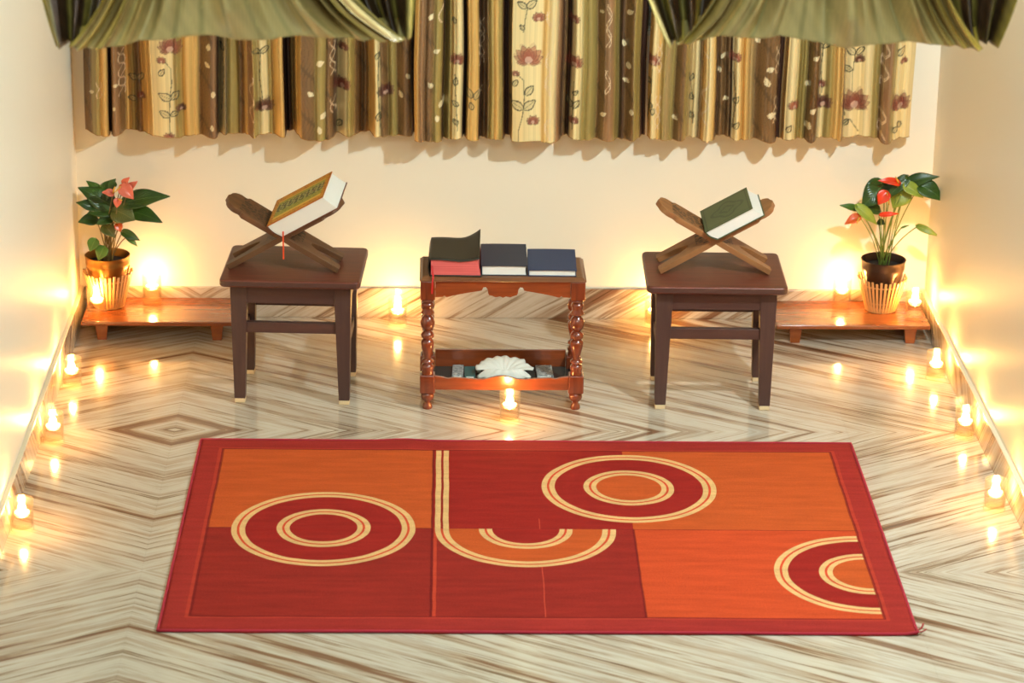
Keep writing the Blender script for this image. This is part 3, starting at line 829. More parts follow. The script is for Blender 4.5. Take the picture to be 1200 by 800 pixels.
# ------------------------------------------------------------------ low benches
def make_bench(label, x0, x1, y0, y1, legs):
    s = thing('low_bench', label, 'bench', ((x0+x1)/2, (y0+y1)/2, 0), 0, 'low wooden benches against the back wall')
    cx, cy = (x0+x1)/2, (y0+y1)/2
    box('bench_top', (0, 0, .0555), (x1-x0, y1-y0, .013), M_BENCH, s, .003)
    for lx in legs:
        for y in (y0+.028, y1-.028):
            def q(hx, hy, z): return [(lx-cx-hx, y-cy-hy, z), (lx-cx+hx, y-cy-hy, z), (lx-cx+hx, y-cy+hy, z), (lx-cx-hx, y-cy+hy, z)]
            hull8('leg', q(.0135, .0125, 0), q(.019, .0135, .0492), M_BENCH, s, .0015)
        box('cross_rail', (lx-cx, 0, .038), (.016, y1-y0-.082, .020), M_BENCH, s, .001)
make_bench('low orange-brown wooden bench on the left, under the pink flowering plant', -1.248, -.790, -.240, -.016, (-1.190, -.852))
make_bench('low orange-brown wooden bench on the right, under the red flowering plant', .800, 1.256, -.240, -.016, (.858, 1.200))

# ------------------------------------------------------------------ candles
def make_candle():
    s = thing('candle_glass', 'x', 'candle')
    outer = [(.0262, .0), (.0285, .0025), (.0282, .02), (.0288, .083), (.0284, .0842), (.0268, .083), (.0262, .022), (.0256, .0105), (.012, .0085), (.0004, .0082)]
    g = lathe('glass_tumbler', outer, M_GLASS, s, 32, False)
    wt = lathe('water', [(.0004, .0090), (.0245, .0110), (.0255, .0440), (.0240, .0446), (.0004, .0446)], M_WATER, s, 24, False)
    c = lathe('floating_candle', [(.006, .0370), (.0145, .0385), (.0190, .046), (.0188, .0500), (.0165, .0505), (.009, .0490), (.002, .0490)], M_WAX, s, 24)
    tube('wick', [(0, 0, .0485), (.0004, 0, .0535), (.001, 0, .0565)], .0007, M_WICK, c, 6)
    f = lathe('flame', [(.0010, .0508), (.0072, .0535), (.0100, .0580), (.0096, .0630), (.0070, .0690), (.0036, .0745), (.0003, .0790)], M_FLAME, s, 16)
    lt = bpy.data.lights.new('flame_light', 'POINT'); lt.energy = CANDLE_W; lt.color = CANDLE_COL; lt.shadow_soft_size = .006
    lo = bpy.data.objects.new('flame_light', lt); lo.location = (0, 0, .066); link(lo, s)
    return s
def copy_tree(o, parent=None):
    c = o.copy(); COL.objects.link(c); c.parent = parent
    for ch in list(o.children): copy_tree(ch, c)
    return c
BZ = .0622
candles = [
 (22, 621, 0, 'lit candle glass on the floor by the left wall, nearest the viewer', 'left'),
 (63, 518, 0, 'lit candle glass on the floor by the left wall, second from the viewer', 'left'),
 (82, 452, 0, 'lit candle glass on the floor by the left wall, nearest the left bench', 'left'),
 (115, 366, BZ, 'lit candle glass on the left bench, in front of the plant basket', 'left'),
 (180, 348, BZ, 'lit candle glass on the left bench, right of the plant basket', 'left'),
 (466, 381, 0, 'lit candle glass at the back wall, between left stool and side table', 'b'),
 (766, 381, 0, 'lit candle glass at the back wall, half hidden by the right stool', 'b'),
 (597, 493, 0, 'lit candle glass on the floor right in front of the side table', 'b'),
 (983, 350, BZ, 'lit candle glass on the right bench, left of the plant basket', 'r'),
 (1071, 371, BZ, 'lit candle glass on the right bench, right of the plant basket', 'r'),
 (1096, 444, 0, 'lit candle glass on the floor by the right wall, nearest the right bench', 'r'),
 (1130, 512, 0, 'lit candle glass on the floor by the right wall, second from the viewer', 'r'),
 (1165, 597, 0, 'lit candle glass on the floor by the right wall, nearest the viewer', 'r')]
base_c = make_candle()
for i, (px, py, z, lab, side) in enumerate(candles):
    o = base_c if i == 0 else copy_tree(base_c)
    p = at_z(px, py, z)
    if i == 3: p.y -= .019
    x = max(-HW+TH+.031, min(HW-TH-.031, p.x)); y = min(p.y, -TH-.034)
    if z > 0: y = min(p.y, -TH-.04)
    o.location = (x, y, z+.0002); o.rotation_euler = (0, 0, i*1.3)
    o['label'] = lab; o['group'] = 'lit candle glasses around the room'
# ------------------------------------------------------------------ plants and their baskets
def leaf(name, p0, p1, width, m, parent, droop=.2, fold=.25, roll=0, facing=None, seed=0, heart=True, nx=8, ny=12):
    p0, p1 = Vector(p0), Vector(p1); d = p1-p0; L = d.length; d.normalize()
    fc = Vector(facing) if facing else Vector((-.02, -.72, .69))
    n = (fc-d*fc.dot(d)).normalized(); s = d.cross(n).normalized()
    if roll: q = Matrix.Rotation(roll, 3, d); n = q @ n; s = q @ s
    vs = []; fs = []; uv = []
    rr = random.Random(seed)
    for j in range(ny+1):
        v = j/ny
        hwid = width/2*(math.sin(math.pi*min(1, v**.62))**.85 if v > 0 else 0)*(1.0 if v < .6 else 1-.12*(v-.6)/.4)
        hwid = max(hwid, .0004)
        for i in range(nx+1):
            u = i/nx*2-1
            back = (.13*L*(abs(u)**1.2)*max(0, 1-v*2.2)) if heart else 0
            along = v*L-back
            h = -droop*L*(v**2)*.5+droop*L*.25*math.sin(math.pi*v)+fold*hwid*abs(u)+.03*width*math.sin(v*9+u*2+seed)*abs(u)
            vs.append(p0+d*along+s*(u*hwid)+n*h); uv.append((i/nx, v))
    for j in range(ny):
        for i in range(nx):
            q = j*(nx+1)+i; fs.append((q, q+1, q+nx+2, q+nx+1))
    o = from_data(name, vs, fs, m, parent, True)
    ul = o.data.uv_layers.new(name='uv')
    for lp in o.data.loops: ul.data[lp.index].uv = uv[lp.vertex_index]
    so = o.modifiers.new('s', 'SOLIDIFY'); so.thickness = .0008
    return o
def make_pot(parent, c, m, r=.066, z0=.075, z1=.222):
    H = z1-z0
    prof = [(.002, 0), (r*.50, 0), (r*.56, .01), (r*.74, H*.45), (r*.90, H*.72), (r*.97, H*.80), (r*.985, H*.86), (r*.97, H*.88), (r*1.0, H*.97), (r*1.02, H), (r*.985, H+.001), (r*.95, H*.95), (r*.90, H*.85)]
    p = lathe('pot', prof, m, parent, 40, False, (0, 0, z0-BZ))
    lathe('soil', [(.0005, H*.845+.004), (r*.4, H*.845+.006), (r*.90, H*.845)], M_SOIL, parent, 32, False, (0, 0, z0-BZ))
def make_basket(label, c, rb, rtp, z0, z1, n=34):
    s = thing('stick_basket', label, 'basket', (c[0], c[1], z0), 0, 'stick baskets holding the plant pots')
    H = z1-z0
    base = lathe('basket_base', [(.0005, .001), (rb-.004, .001), (rb-.003, .006), (.0005, .006)], M_STICK, s, 28, False)
    bm = bmesh.new(); add_box(bm, (0, 0, H/2), (.0072, .0030, H))
    bmesh.ops.bevel(bm, geom=bm.edges[:], offset=.0008, segments=1, affect='EDGES')
    me = bpy.data.meshes.new('slat'); bm.to_mesh(me); bm.free(); me.materials.append(M_STICK)
    tl = math.atan2(rtp-rb, H)
    for k in range(n):
        a = 2*math.pi*(k+.5)/n
        o = link(bpy.data.objects.new('slat', me), s)
        o.location = (rb*math.cos(a), rb*math.sin(a), .001); hh = 1+.025*math.sin(k*2.4)
        o.rotation_euler = (-tl, 0, a-math.pi/2) if False else (0, 0, 0)
        M = Matrix.Rotation(a-math.pi/2, 4, 'Z') @ Matrix.Rotation(-tl, 4, 'X')
        o.rotation_euler = M.to_euler(); o.scale = (1, 1, hh/math.cos(tl))
    for q, rad in ((.30, .0016), (.82, .0016)):
        r = rb+(rtp-rb)*q-.0028
        tube('binding_ring', [(r*math.cos(2*math.pi*k/36), r*math.sin(2*math.pi*k/36), H*q) for k in range(37)], rad, M_STICK, s, 6)
    return s
PLL = (-1.181, -.094); PRR = (1.128, -.094)
make_basket('picket-like stick basket on the left bench, holding the brass pot', PLL, .044, .0735, BZ+.0002, .172)
make_basket('picket-like stick basket on the right bench, holding the dark bronze pot', PRR, .044, .0735, BZ+.0002, .166)
def plant(label, c, potm, crop, leaves, flowers, soil_px, y0, stem_m, seed):
    s = thing('potted_plant', label, 'plant', (c[0], c[1], BZ))
    make_pot(s, c, potm)
    O = Vector((c[0], c[1], BZ)); ox, oy, sc = crop; rr = random.Random(seed)
    g = lambda q, y: at(ox+q[0]/sc, oy+q[1]/sc, y)-O
    def stem(b, k, r=.0016):
        st = Vector((rr.uniform(-.016, .016), rr.uniform(-.014, .014), .190-BZ))
        mid = (st+b)/2+Vector(((b.x-st.x)*-.18, 0, abs(b.x-st.x)*.22))
        tube('stem', curve_pts(st, mid, b, 9), r, stem_m, s, 6)
    for k, (nm, p0, p1, wpx, m, dy0, dy1, droop, fold, roll) in enumerate(leaves):
        a = g(p0, y0+dy0); b = g(p1, y0+dy1)
        leaf('leaf', a, b, wpx/sc/400*1.42, m, s, droop, fold, R(roll), None, k+seed)
        stem(a, k)
    for k, (p0, p1, wpx, m, dy, spx, roll) in enumerate(flowers):
        a = g(p0, y0+dy); b = g(p1, y0+dy-.01)
        f = leaf('spathe', a, b, wpx/sc/400*1.15, m, s, .25, .35, R(roll), None, k)
        if spx:
            q = g(spx, y0+dy-.02)
            tube('spadix', curve_pts(a, (a+q)/2+Vector((0, -.003, .003)), q, 5), [.0016, .0024, .0026, .0024, .002, .0010], M_SPADIX, f, 8)
        stem(a, k, .0013)
DKL, GL, LI, OLV = M_LEAF_DARK, M_LEAF_GREEN, M_LEAF_LIME, M_LEAF_OLIVE
plant('potted anthurium with drooping salmon pink flowers in a brass pot, left corner', PLL, M_BRASS, (80, 195, 6.4), [
 ('l', (330, 300), (80, 150), 125, DKL, 0, -.01, .15, .15, 5), ('l', (250, 200), (135, 105), 55, GL, .02, .03, .1, .2, 0), ('l', (250, 225), (355, 90), 85, DKL, .01, .02, .1, .2, 10),
 ('l', (420, 270), (755, 210), 115, DKL, -.01, -.03, .15, .12, -5), ('l', (475, 335), (705, 410), 100, DKL, -.0, -.03, .15, .15, -8), ('l', (210, 310), (60, 265), 65, DKL, -.02, -.03, .15, .2, 0),
 ('l', (310, 330), (145, 345), 85, DKL, -.02, -.04, .15, .2, 0), ('l', (210, 395), (75, 412), 75, DKL, -.01, -.03, .15, .2, 0), ('l', (350, 325), (500, 400), 130, OLV, -.03, -.05, .15, .1, 0),
 ('l', (320, 385), (212, 430), 70, DKL, -.03, -.05, .2, .2, 0), ('l', (270, 440), (350, 530), 75, OLV, -.02, -.04, .2, .2, 0), ('l', (205, 548), (158, 636), 66, GL, -.04, -.055, .2, .2, 0),
 ('l', (268, 605), (222, 702), 72, GL, -.045, -.06, .2, .2, 0), ('l', (408, 490), (538, 552), 50, DKL, -.02, -.03, .2, .2, 10), ('l', (440, 525), (520, 597), 34, GL, -.02, -.03, .2, .2, 0),
 ('l', (350, 120), (300, 165), 50, DKL, .01, .0, .2, .2, 0)],
 [((395, 150), (492, 242), 95, M_SPATHE_PINK, -.04, (350, 195), 0), ((420, 140), (452, 82), 55, M_SPATHE_PINK, -.03, None, 0), ((455, 170), (512, 112), 55, M_SPATHE_PINK, -.03, None, 10),
  ((335, 205), (256, 190), 55, M_SPATHE_PINK, -.05, (350, 150), 0), ((375, 245), (362, 308), 55, M_SPATHE_PINK, -.06, (405, 255), 0), ((370, 430), (392, 490), 55, M_SPATHE_OR, -.03, None, 0)],
 (270, 650), -.115, M_STEM_BROWN, 3)
plant('potted anthurium with small red flowers in a dark bronze pot, right corner', PRR, M_BRONZE, (975, 195, 6.4), [
 ('l', (390, 135), (228, 300), 140, DKL, -.0, -.04, .35, .15, -10), ('l', (450, 135), (330, 215), 75, DKL, .0, -.01, .2, .2, 0), ('l', (560, 85), (408, 240), 72, DKL, -.02, -.03, .1, .2, 0), ('l', (560, 125), (802, 66), 80, DKL, 0, -.02, .15, .2, -10),
 ('l', (660, 140), (842, 245), 105, DKL, -.02, -.04, .3, .15, 0), ('l', (548, 140), (692, 228), 75, LI, -.03, -.04, .2, .15, 0), ('l', (545, 170), (455, 312), 120, LI, -.01, -.02, .15, .05, 0),
 ('l', (190, 318), (60, 288), 42, GL, -.02, -.03, .1, .2, 0), ('l', (350, 330), (212, 295), 66, DKL, -.01, -.02, .2, .2, 0), ('l', (190, 300), (348, 434), 66, LI, -.04, -.05, .2, .15, 0),
 ('l', (345, 412), (398, 432), 42, DKL, -.02, -.03, .1, .2, 0), ('l', (645, 448), (802, 522), 40, LI, -.01, -.03, .2, .4, 20), ('l', (520, 460), (578, 440), 12, GL, -.01, -.01, .1, .2, 0)],
 [((500, 128), (352, 98), 58, M_SPATHE_RED, -.03, (475, 75), 0), ((412, 195), (345, 285), 88, M_SPATHE_RED, -.05, (430, 290), 0), ((366, 362), (498, 352), 34, M_SPATHE_RED, -.06, None, 20), ((205, 378), (95, 428), 66, M_SPATHE_OR, -.05, (185, 430), 0)],
 (430, 690), -.115, M_STEM, 9)

# ------------------------------------------------------------------ printed curtains
CR_ = random.Random(11)
PAL = {'B': srgb(122, 88, 52), 'O': srgb(160, 136, 74), 'G': srgb(220, 172, 96), 'F': srgb(238, 212, 152), 'W': srgb(150, 110, 74), 'K': srgb(72, 44, 32), 'P': srgb(172, 140, 88)}  # K paints the dark shade of deep fold recesses into the cloth
def smooth(a): return a*a*(3-2*a)
def curtain(name, label, pts, zhem, motifs, seed):
    step = .8; cols = []
    for k in range(len(pts)-1):
        (xa, da, ty), (xb, db, _) = pts[k], pts[k+1]
        n = max(3, int((xb-xa)/step)+int(abs(db-da)*1.2))
        for i in range(n):
            q = i/n; bul = (.95 if xb-xa > 6 else .5)*math.sin(math.pi*q)*(1 if abs(db-da) < 3 else 0)
            cols.append((xa+(xb-xa)*q, da+(db-da)*smooth(q)+bul, ty, q, xb-xa))
    cols.append((pts[-1][0], pts[-1][1], pts[-2][2], 1, 5))
    X0 = np.array([at(c[0], 158, -c[1]/100).x for c in cols]); D = np.array([max(.018, (c[1]-7.5)*1.3+7.5)/100 for c in cols])
    zs = list(np.arange(zhem, 1.03, .0026))+[1.06, 1.12, 1.25, 1.45, 1.7, 2.0, 2.2]
    nc, nr = len(cols), len(zs)
    Z = np.array(zs)[:, None]+np.zeros((1, nc)); h = Z-zhem
    rs = np.random.RandomState(seed)
    ph = rs.rand(6)*6.28
    X = X0[None, :]+.004*np.sin(h*6+X0[None, :]*18+ph[0])*np.minimum(h*4, 1)
    fade = np.clip(1-(h-.5)/1.4, .5, 1)
    Dd = (D[None, :]-.055)*fade+.055+.004*np.sin(h*9+X0[None, :]*25+ph[1])*np.minimum(h*3, 1)
    Y = -Dd
    Z = Z.copy(); Z[0] += .0025*np.sin(X0*60+ph[2]); 
    vs = np.stack([X.ravel(), Y.ravel(), Z.ravel()], 1)
    idx = np.arange(nr*nc).reshape(nr, nc)
    fs = np.stack([idx[:-1, :-1].ravel(), idx[:-1, 1:].ravel(), idx[1:, 1:].ravel(), idx[1:, :-1].ravel()], 1)
    # arc length across the cloth, for the woven stripes
    S = np.concatenate([[0], np.cumsum(np.hypot(np.diff(X0), np.diff(D)))])
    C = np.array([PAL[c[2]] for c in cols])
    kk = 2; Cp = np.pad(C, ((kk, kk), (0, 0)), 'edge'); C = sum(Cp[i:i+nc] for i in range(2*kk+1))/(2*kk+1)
    st = sum(np.sin(S*f+p)*a for f, p, a in ((900, 1, .5), (420, 2, .6), (1700, .5, .4), (210, 3, .4)))
    C = C*(1+.07*st)[:, None]
    RGB = np.repeat(C[None], nr, 0).copy()
    XP = X; ZP = Z
    def put(mask, col, al):
        RGB[mask] = RGB[mask]*(1-al)+np.array(col)*al
    def pos(px, py): p = at(px, py, -.09); return p.x, p.z
    def leafmask(cx, cz, ang, L, Wd):
        dx, dz = XP-cx, ZP-cz; a = dx*math.cos(ang)+dz*math.sin(ang); b = -dx*math.sin(ang)+dz*math.cos(ang)
        q = np.clip(a/L, 0, 1); prof = Wd/2*np.sin(np.pi*q**.8); ins = (a > 0) & (a < L)
        return ins, prof, b
    DKC = srgb(62, 58, 36)
    for mo in motifs:
        k = mo[0]
        if k == 'leaf':       # outlined leaf: px,py,angle,len px
            _, px, py, an, Lp = mo; cx, cz = pos(px, py); L = Lp/400; ins, pr, b = leafmask(cx, cz, R(an), L, L*.55)
            put(ins & (abs(b) < pr), srgb(196, 178, 128), .45); put(ins & (abs(abs(b)-pr) < .0019), DKC, .9); put(ins & (abs(b) < .0009), DKC, .6)
        elif k == 'cream':
            _, px, py, an, Lp = mo; cx, cz = pos(px, py); L = Lp/400; ins, pr, b = leafmask(cx, cz, R(an), L, L*.62)
            put(ins & (abs(b) < pr), srgb(240, 222, 178), .9)
        elif k == 'stem':
            P_ = [pos(*q) for q in mo[1]]
            for (x1, z1), (x2, z2) in zip(P_[:-1], P_[1:]):
                d2 = (x2-x1)**2+(z2-z1)**2; tt = np.clip(((XP-x1)*(x2-x1)+(ZP-z1)*(z2-z1))/d2, 0, 1)
                dd = np.hypot(XP-x1-tt*(x2-x1), ZP-z1-tt*(z2-z1)); put(dd < .0013, DKC, .8)
        elif k == 'wave':
            _, px, p0, p1 = mo; x1, z1 = pos(px, p0); x2, z2 = pos(px, p1)
            for sg in (1, -1):
                xx = x1+.007*np.sin(ZP*95*sg+px); put((abs(XP-xx) < .0013) & (ZP < z1) & (ZP > z2) & (np.sin(ZP*31+px) > -.5), srgb(236, 206, 168), .85)
        elif k == 'flower':
            _, px, py, sz, dk = mo; cx, cz = pos(px, py); s_ = sz/400
            dx, dz = (XP-cx)/s_, (ZP-cz)/s_; r = np.hypot(dx, dz); a = np.arctan2(dz, dx)
            spray = (np.abs(dx) < .62) & (np.abs(dz) < .55) & (r < .30+.26*np.abs(np.sin(a*3.5+.4))**1.6)
            put(spray & (dz > -.30), dk, .22)
            for aa, ll, ww in ((-8, .44, .26), (188, .44, .26), (16, .56, .32), (164, .56, .32), (42, .62, .36), (138, .62, .36), (68, .64, .36), (112, .64, .36), (90, .54, .40)):
                ins, pr, b = leafmask(cx, cz-s_*.16, R(aa), s_*ll, s_*ww)
                put(ins & (abs(b) < pr), tuple(c*1.25 for c in dk), .62); put(ins & (abs(abs(b)-pr) < .0011), srgb(92, 48, 38), .55)
            put(np.hypot(dx/.95, (dz+.10)*1.2) < .15, srgb(238, 196, 168), .6)
    # fine twig print on the brown stripes
    bmask = np.array([c[2] == 'B' for c in cols])
    tw = np.sin(S[None, :]*260+4*np.sin(ZP*34+seed))*np.sin(ZP*23+S[None, :]*20)
    RGB = np.where((bmask[None, :] & (abs(tw) < .12))[..., None], RGB*.6, RGB)
    RGB = np.clip(RGB, .002, .95)
    me = bpy.data.meshes.new(name); me.vertices.add(nr*nc); me.vertices.foreach_set('co', vs.ravel())
    me.loops.add(len(fs)*4); me.loops.foreach_set('vertex_index', fs.ravel().astype(np.int32))
    me.polygons.add(len(fs)); me.polygons.foreach_set('loop_start', np.arange(0, len(fs)*4, 4, dtype=np.int32)); me.polygons.foreach_set('loop_total', np.full(len(fs), 4, dtype=np.int32))
    me.update(); me.validate(); me.polygons.foreach_set('use_smooth', [True]*len(fs)); me.materials.append(M_CURTAIN)
    at_ = me.color_attributes.new('print', 'FLOAT_COLOR', 'POINT')
    at_.data.foreach_set('color', np.concatenate([RGB.reshape(-1, 3), np.ones((nr*nc, 1))], 1).ravel().astype(np.float32))
    root = thing(name, label, 'curtain', (0, 0, 0), 0, 'printed curtains over the window')
    o = link(bpy.data.objects.new('printed_cloth', me), root)
    # turned hem at the foot of the cloth
    tube('hem', [(X[0, i], Y[0, i], Z[0, i]+.0008) for i in range(0, nc, 3)], .0012, mat('hem_thread', srgb(170, 128, 74), .6), root, 5)
    return root
FD = srgb(126, 62, 46); FD2 = srgb(150, 78, 56); FD3 = srgb(84, 44, 34)
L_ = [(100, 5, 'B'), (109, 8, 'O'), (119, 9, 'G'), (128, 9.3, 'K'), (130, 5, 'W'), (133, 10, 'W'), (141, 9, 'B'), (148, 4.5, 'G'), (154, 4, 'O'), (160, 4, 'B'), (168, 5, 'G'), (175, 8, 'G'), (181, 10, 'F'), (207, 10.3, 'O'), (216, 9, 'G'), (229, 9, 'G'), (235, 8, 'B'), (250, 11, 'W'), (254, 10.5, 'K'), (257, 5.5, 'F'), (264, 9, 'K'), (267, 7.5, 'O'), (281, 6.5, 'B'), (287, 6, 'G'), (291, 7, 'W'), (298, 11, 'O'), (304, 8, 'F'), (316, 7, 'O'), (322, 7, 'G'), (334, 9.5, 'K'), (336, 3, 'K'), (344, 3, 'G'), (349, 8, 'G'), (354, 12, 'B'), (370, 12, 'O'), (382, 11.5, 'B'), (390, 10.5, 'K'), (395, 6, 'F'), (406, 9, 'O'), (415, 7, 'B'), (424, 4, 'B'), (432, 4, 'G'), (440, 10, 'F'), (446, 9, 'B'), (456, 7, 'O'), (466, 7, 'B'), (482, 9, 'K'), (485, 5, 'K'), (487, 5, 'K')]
ML = [('cream', 104, 109, 20, 7), ('cream', 133, 99, 10, 7), ('cream', 133, 128, 60, 6), ('cream', 244, 58, 80, 9), ('cream', 246, 78, 130, 9), ('cream', 250, 112, 80, 9), ('cream', 250, 151, 95, 8), ('cream', 371, 72, 25, 11), ('cream', 368, 108, 140, 9), ('cream', 377, 135, 60, 10), ('cream', 376, 152, 100, 10), ('cream', 480, 92, 120, 8), ('cream', 471, 115, 110, 9),
 ('flower', 200, 52, 27, FD), ('flower', 190, 68, 11, FD2), ('flower', 310, 124, 22, FD3), ('flower', 401, 99, 20, FD), ('flower', 452, 106, 20, FD3), ('flower', 199, 158, 14, FD2), ('flower', 164, 116, 11, FD), ('flower', 402, 55, 13, FD), ('flower', 213, 124, 12, FD3),
 ('stem', [(195, 70), (201, 78), (202, 95), (200, 112), (200, 155)]), ('leaf', 187, 86, 50, 11), ('leaf', 202, 114, 155, 17), ('leaf', 202, 114, 50, 14), ('leaf', 200, 134, 150, 14), ('leaf', 201, 133, 30, 11),
 ('stem', [(158, 70), (159, 100), (158, 140)]), ('leaf', 159, 98, 150, 12), ('leaf', 159, 98, 45, 12), ('leaf', 158, 122, 160, 11), ('leaf', 305, 62, 150, 10), ('leaf', 305, 62, 35, 12), ('stem', [(305, 62), (304, 90), (308, 118)]),
 ('leaf', 442, 140, 70, 11), ('stem', [(444, 60), (443, 100), (446, 150)]), ('leaf', 440, 68, 60, 9), ('leaf', 394, 150, 50, 11), ('leaf', 262, 60, 120, 10), ('stem', [(260, 60), (262, 90), (259, 130)]), ('wave', 294, 55, 160), ('wave', 390, 45, 130), ('wave', 116, 95, 140), ('wave', 141, 60, 120)]
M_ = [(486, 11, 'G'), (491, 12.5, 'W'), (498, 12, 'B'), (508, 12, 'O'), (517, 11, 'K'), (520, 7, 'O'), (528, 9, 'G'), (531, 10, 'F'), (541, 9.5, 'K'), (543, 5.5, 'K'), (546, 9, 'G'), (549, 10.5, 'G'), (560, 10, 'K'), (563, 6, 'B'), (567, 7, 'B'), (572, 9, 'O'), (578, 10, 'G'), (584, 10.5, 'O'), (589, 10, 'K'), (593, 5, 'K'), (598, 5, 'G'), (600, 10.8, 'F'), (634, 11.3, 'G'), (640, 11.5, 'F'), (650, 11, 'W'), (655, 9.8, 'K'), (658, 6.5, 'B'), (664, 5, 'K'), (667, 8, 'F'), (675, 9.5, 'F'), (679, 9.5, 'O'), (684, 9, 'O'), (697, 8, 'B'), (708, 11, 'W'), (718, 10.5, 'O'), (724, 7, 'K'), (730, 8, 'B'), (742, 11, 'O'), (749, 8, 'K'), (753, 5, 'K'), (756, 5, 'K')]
MM = [('cream', 503, 19, 60, 9), ('cream', 508, 57, 20, 9), ('cream', 507, 98, 130, 9), ('cream', 515, 122, 60, 11), ('cream', 513, 138, 100, 9), ('cream', 703, 14, 30, 6), ('cream', 735, 16, 40, 9), ('cream', 733, 55, 110, 9), ('cream', 737, 80, 100, 9), ('cream', 737, 96, 150, 9), ('cream', 703, 133, 30, 8), ('cream', 739, 133, 90, 8),
 ('flower', 619, 63, 32, FD2), ('flower', 631, 17, 15, FD2), ('flower', 624, 137, 15, FD2), ('flower', 536, 68, 18, FD), ('flower', 673, 22, 13, FD2), ('flower', 673, 72, 20, FD2), ('flower', 672, 140, 12, FD2), ('flower', 604, 83, 9, FD2),
 ('stem', [(604, 82), (613, 90), (614, 110), (612, 130), (607, 150), (607, 163)]), ('leaf', 613, 124, 150, 18), ('leaf', 613, 124, 40, 18), ('leaf', 615, 107, 50, 15), ('leaf', 601, 98, 60, 10), ('leaf', 617, 6, 150, 13), ('leaf', 617, 6, 40, 15), ('stem', [(618, 5), (615, 20), (613, 34)]), ('leaf', 614, 32, 130, 8),
 ('leaf', 534, 26, 110, 8), ('leaf', 533, 98, 80, 10), ('leaf', 537, 122, 140, 10), ('leaf', 537, 143, 140, 9), ('stem', [(533, 85), (534, 110), (536, 150)]), ('leaf', 553, 112, 120, 14), ('leaf', 556, 114, 60, 14), ('leaf', 553, 126, 100, 10), ('leaf', 670, 125, 120, 12), ('leaf', 671, 125, 50, 12), ('leaf', 671, 110, 40, 8), ('stem', [(672, 95), (671, 125), (670, 150)]),
 ('wave', 714, 2, 108), ('wave', 517, 2, 35), ('wave', 643, 10, 160), ('wave', 565, 20, 110)]
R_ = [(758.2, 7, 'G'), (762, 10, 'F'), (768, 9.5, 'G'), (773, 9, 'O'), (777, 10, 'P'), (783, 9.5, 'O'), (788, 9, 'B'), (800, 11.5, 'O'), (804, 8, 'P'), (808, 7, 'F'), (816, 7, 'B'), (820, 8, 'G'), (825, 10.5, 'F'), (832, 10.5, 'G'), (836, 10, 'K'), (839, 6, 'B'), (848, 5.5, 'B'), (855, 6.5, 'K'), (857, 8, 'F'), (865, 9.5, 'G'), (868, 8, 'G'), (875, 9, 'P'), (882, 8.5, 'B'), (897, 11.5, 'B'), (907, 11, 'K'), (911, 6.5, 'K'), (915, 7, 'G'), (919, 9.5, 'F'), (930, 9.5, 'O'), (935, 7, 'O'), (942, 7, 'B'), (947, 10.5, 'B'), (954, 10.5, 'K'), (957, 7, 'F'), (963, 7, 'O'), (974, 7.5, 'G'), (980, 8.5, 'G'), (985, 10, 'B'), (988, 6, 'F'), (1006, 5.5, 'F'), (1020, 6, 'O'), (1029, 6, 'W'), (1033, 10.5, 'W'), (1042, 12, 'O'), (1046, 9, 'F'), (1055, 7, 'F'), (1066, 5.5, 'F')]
MR = [('flower', 765, 70, 19, FD2), ('flower', 862, 67, 15, FD2), ('flower', 930, 122, 15, FD2), ('flower', 965, 121, 22, FD3), ('flower', 1003, 122, 34, FD), ('flower', 1055, 121, 27, FD), ('flower', 1009, 72, 13, FD3), ('flower', 1060, 72, 10, FD2), ('flower', 963, 100, 12, FD),
 ('cream', 890, 50, 120, 10), ('cream', 897, 80, 30, 10), ('cream', 899, 98, 110, 12), ('cream', 897, 132, 10, 12), ('cream', 846, 71, 50, 9), ('cream', 845, 87, 100, 7), ('cream', 848, 120, 30, 8), ('cream', 793, 138, 150, 8), ('cream', 952, 68, 30, 9), ('cream', 947, 102, 110, 8), ('cream', 948, 130, 40, 9), ('cream', 945, 150, 80, 10),
 ('leaf', 763, 125, 130, 12), ('leaf', 765, 125, 260, 9), ('leaf', 757, 98, 50, 9), ('stem', [(764, 80), (762, 110), (758, 150)]), ('leaf', 809, 95, 60, 9), ('leaf', 812, 118, 110, 9), ('leaf', 812, 140, 110, 9), ('stem', [(808, 85), (813, 120), (812, 145)]), ('leaf', 860, 120, 60, 10), ('leaf', 860, 150, 60, 10), ('stem', [(860, 85), (862, 115), (858, 150)]), ('leaf', 921, 153, 60, 10),
 ('leaf', 1004, 66, 140, 15), ('leaf', 1005, 66, 40, 13), ('leaf', 1000, 85, 160, 12), ('stem', [(1004, 62), (1001, 85), (1000, 110)]), ('leaf', 966, 58, 140, 9), ('leaf', 966, 58, 45, 10), ('stem', [(966, 58), (963, 80), (964, 110)]), ('leaf', 1052, 65, 50, 14), ('leaf', 990, 150, 60, 10), ('leaf', 992, 138, 150, 8), ('leaf', 1056, 150, 120, 10), ('leaf', 1046, 155, 60, 10), ('stem', [(988, 150), (997, 142), (1008, 158)]),
 ('wave', 911, 50, 140), ('wave', 773, 50, 150), ('wave', 1038, 50, 160), ('wave', 828, 60, 150)]
curtain('window_curtain', 'left printed satin curtain, with a pale stripe carrying a single flower vine', L_, .589, ML, 1)
curtain('window_curtain', 'middle printed satin curtain, hanging behind the gap between the two swags', M_, .586, MM, 2)
curtain('window_curtain', 'right printed satin curtain, its flat right end printed with two large flowers', R_, .589, MR, 3)
rod = tube('curtain_rod', [(-1.26, -.06, 2.216), (1.26, -.06, 2.216)], .012, M_DARK); tag(rod, 'dark curtain rod above the window', 'rod')

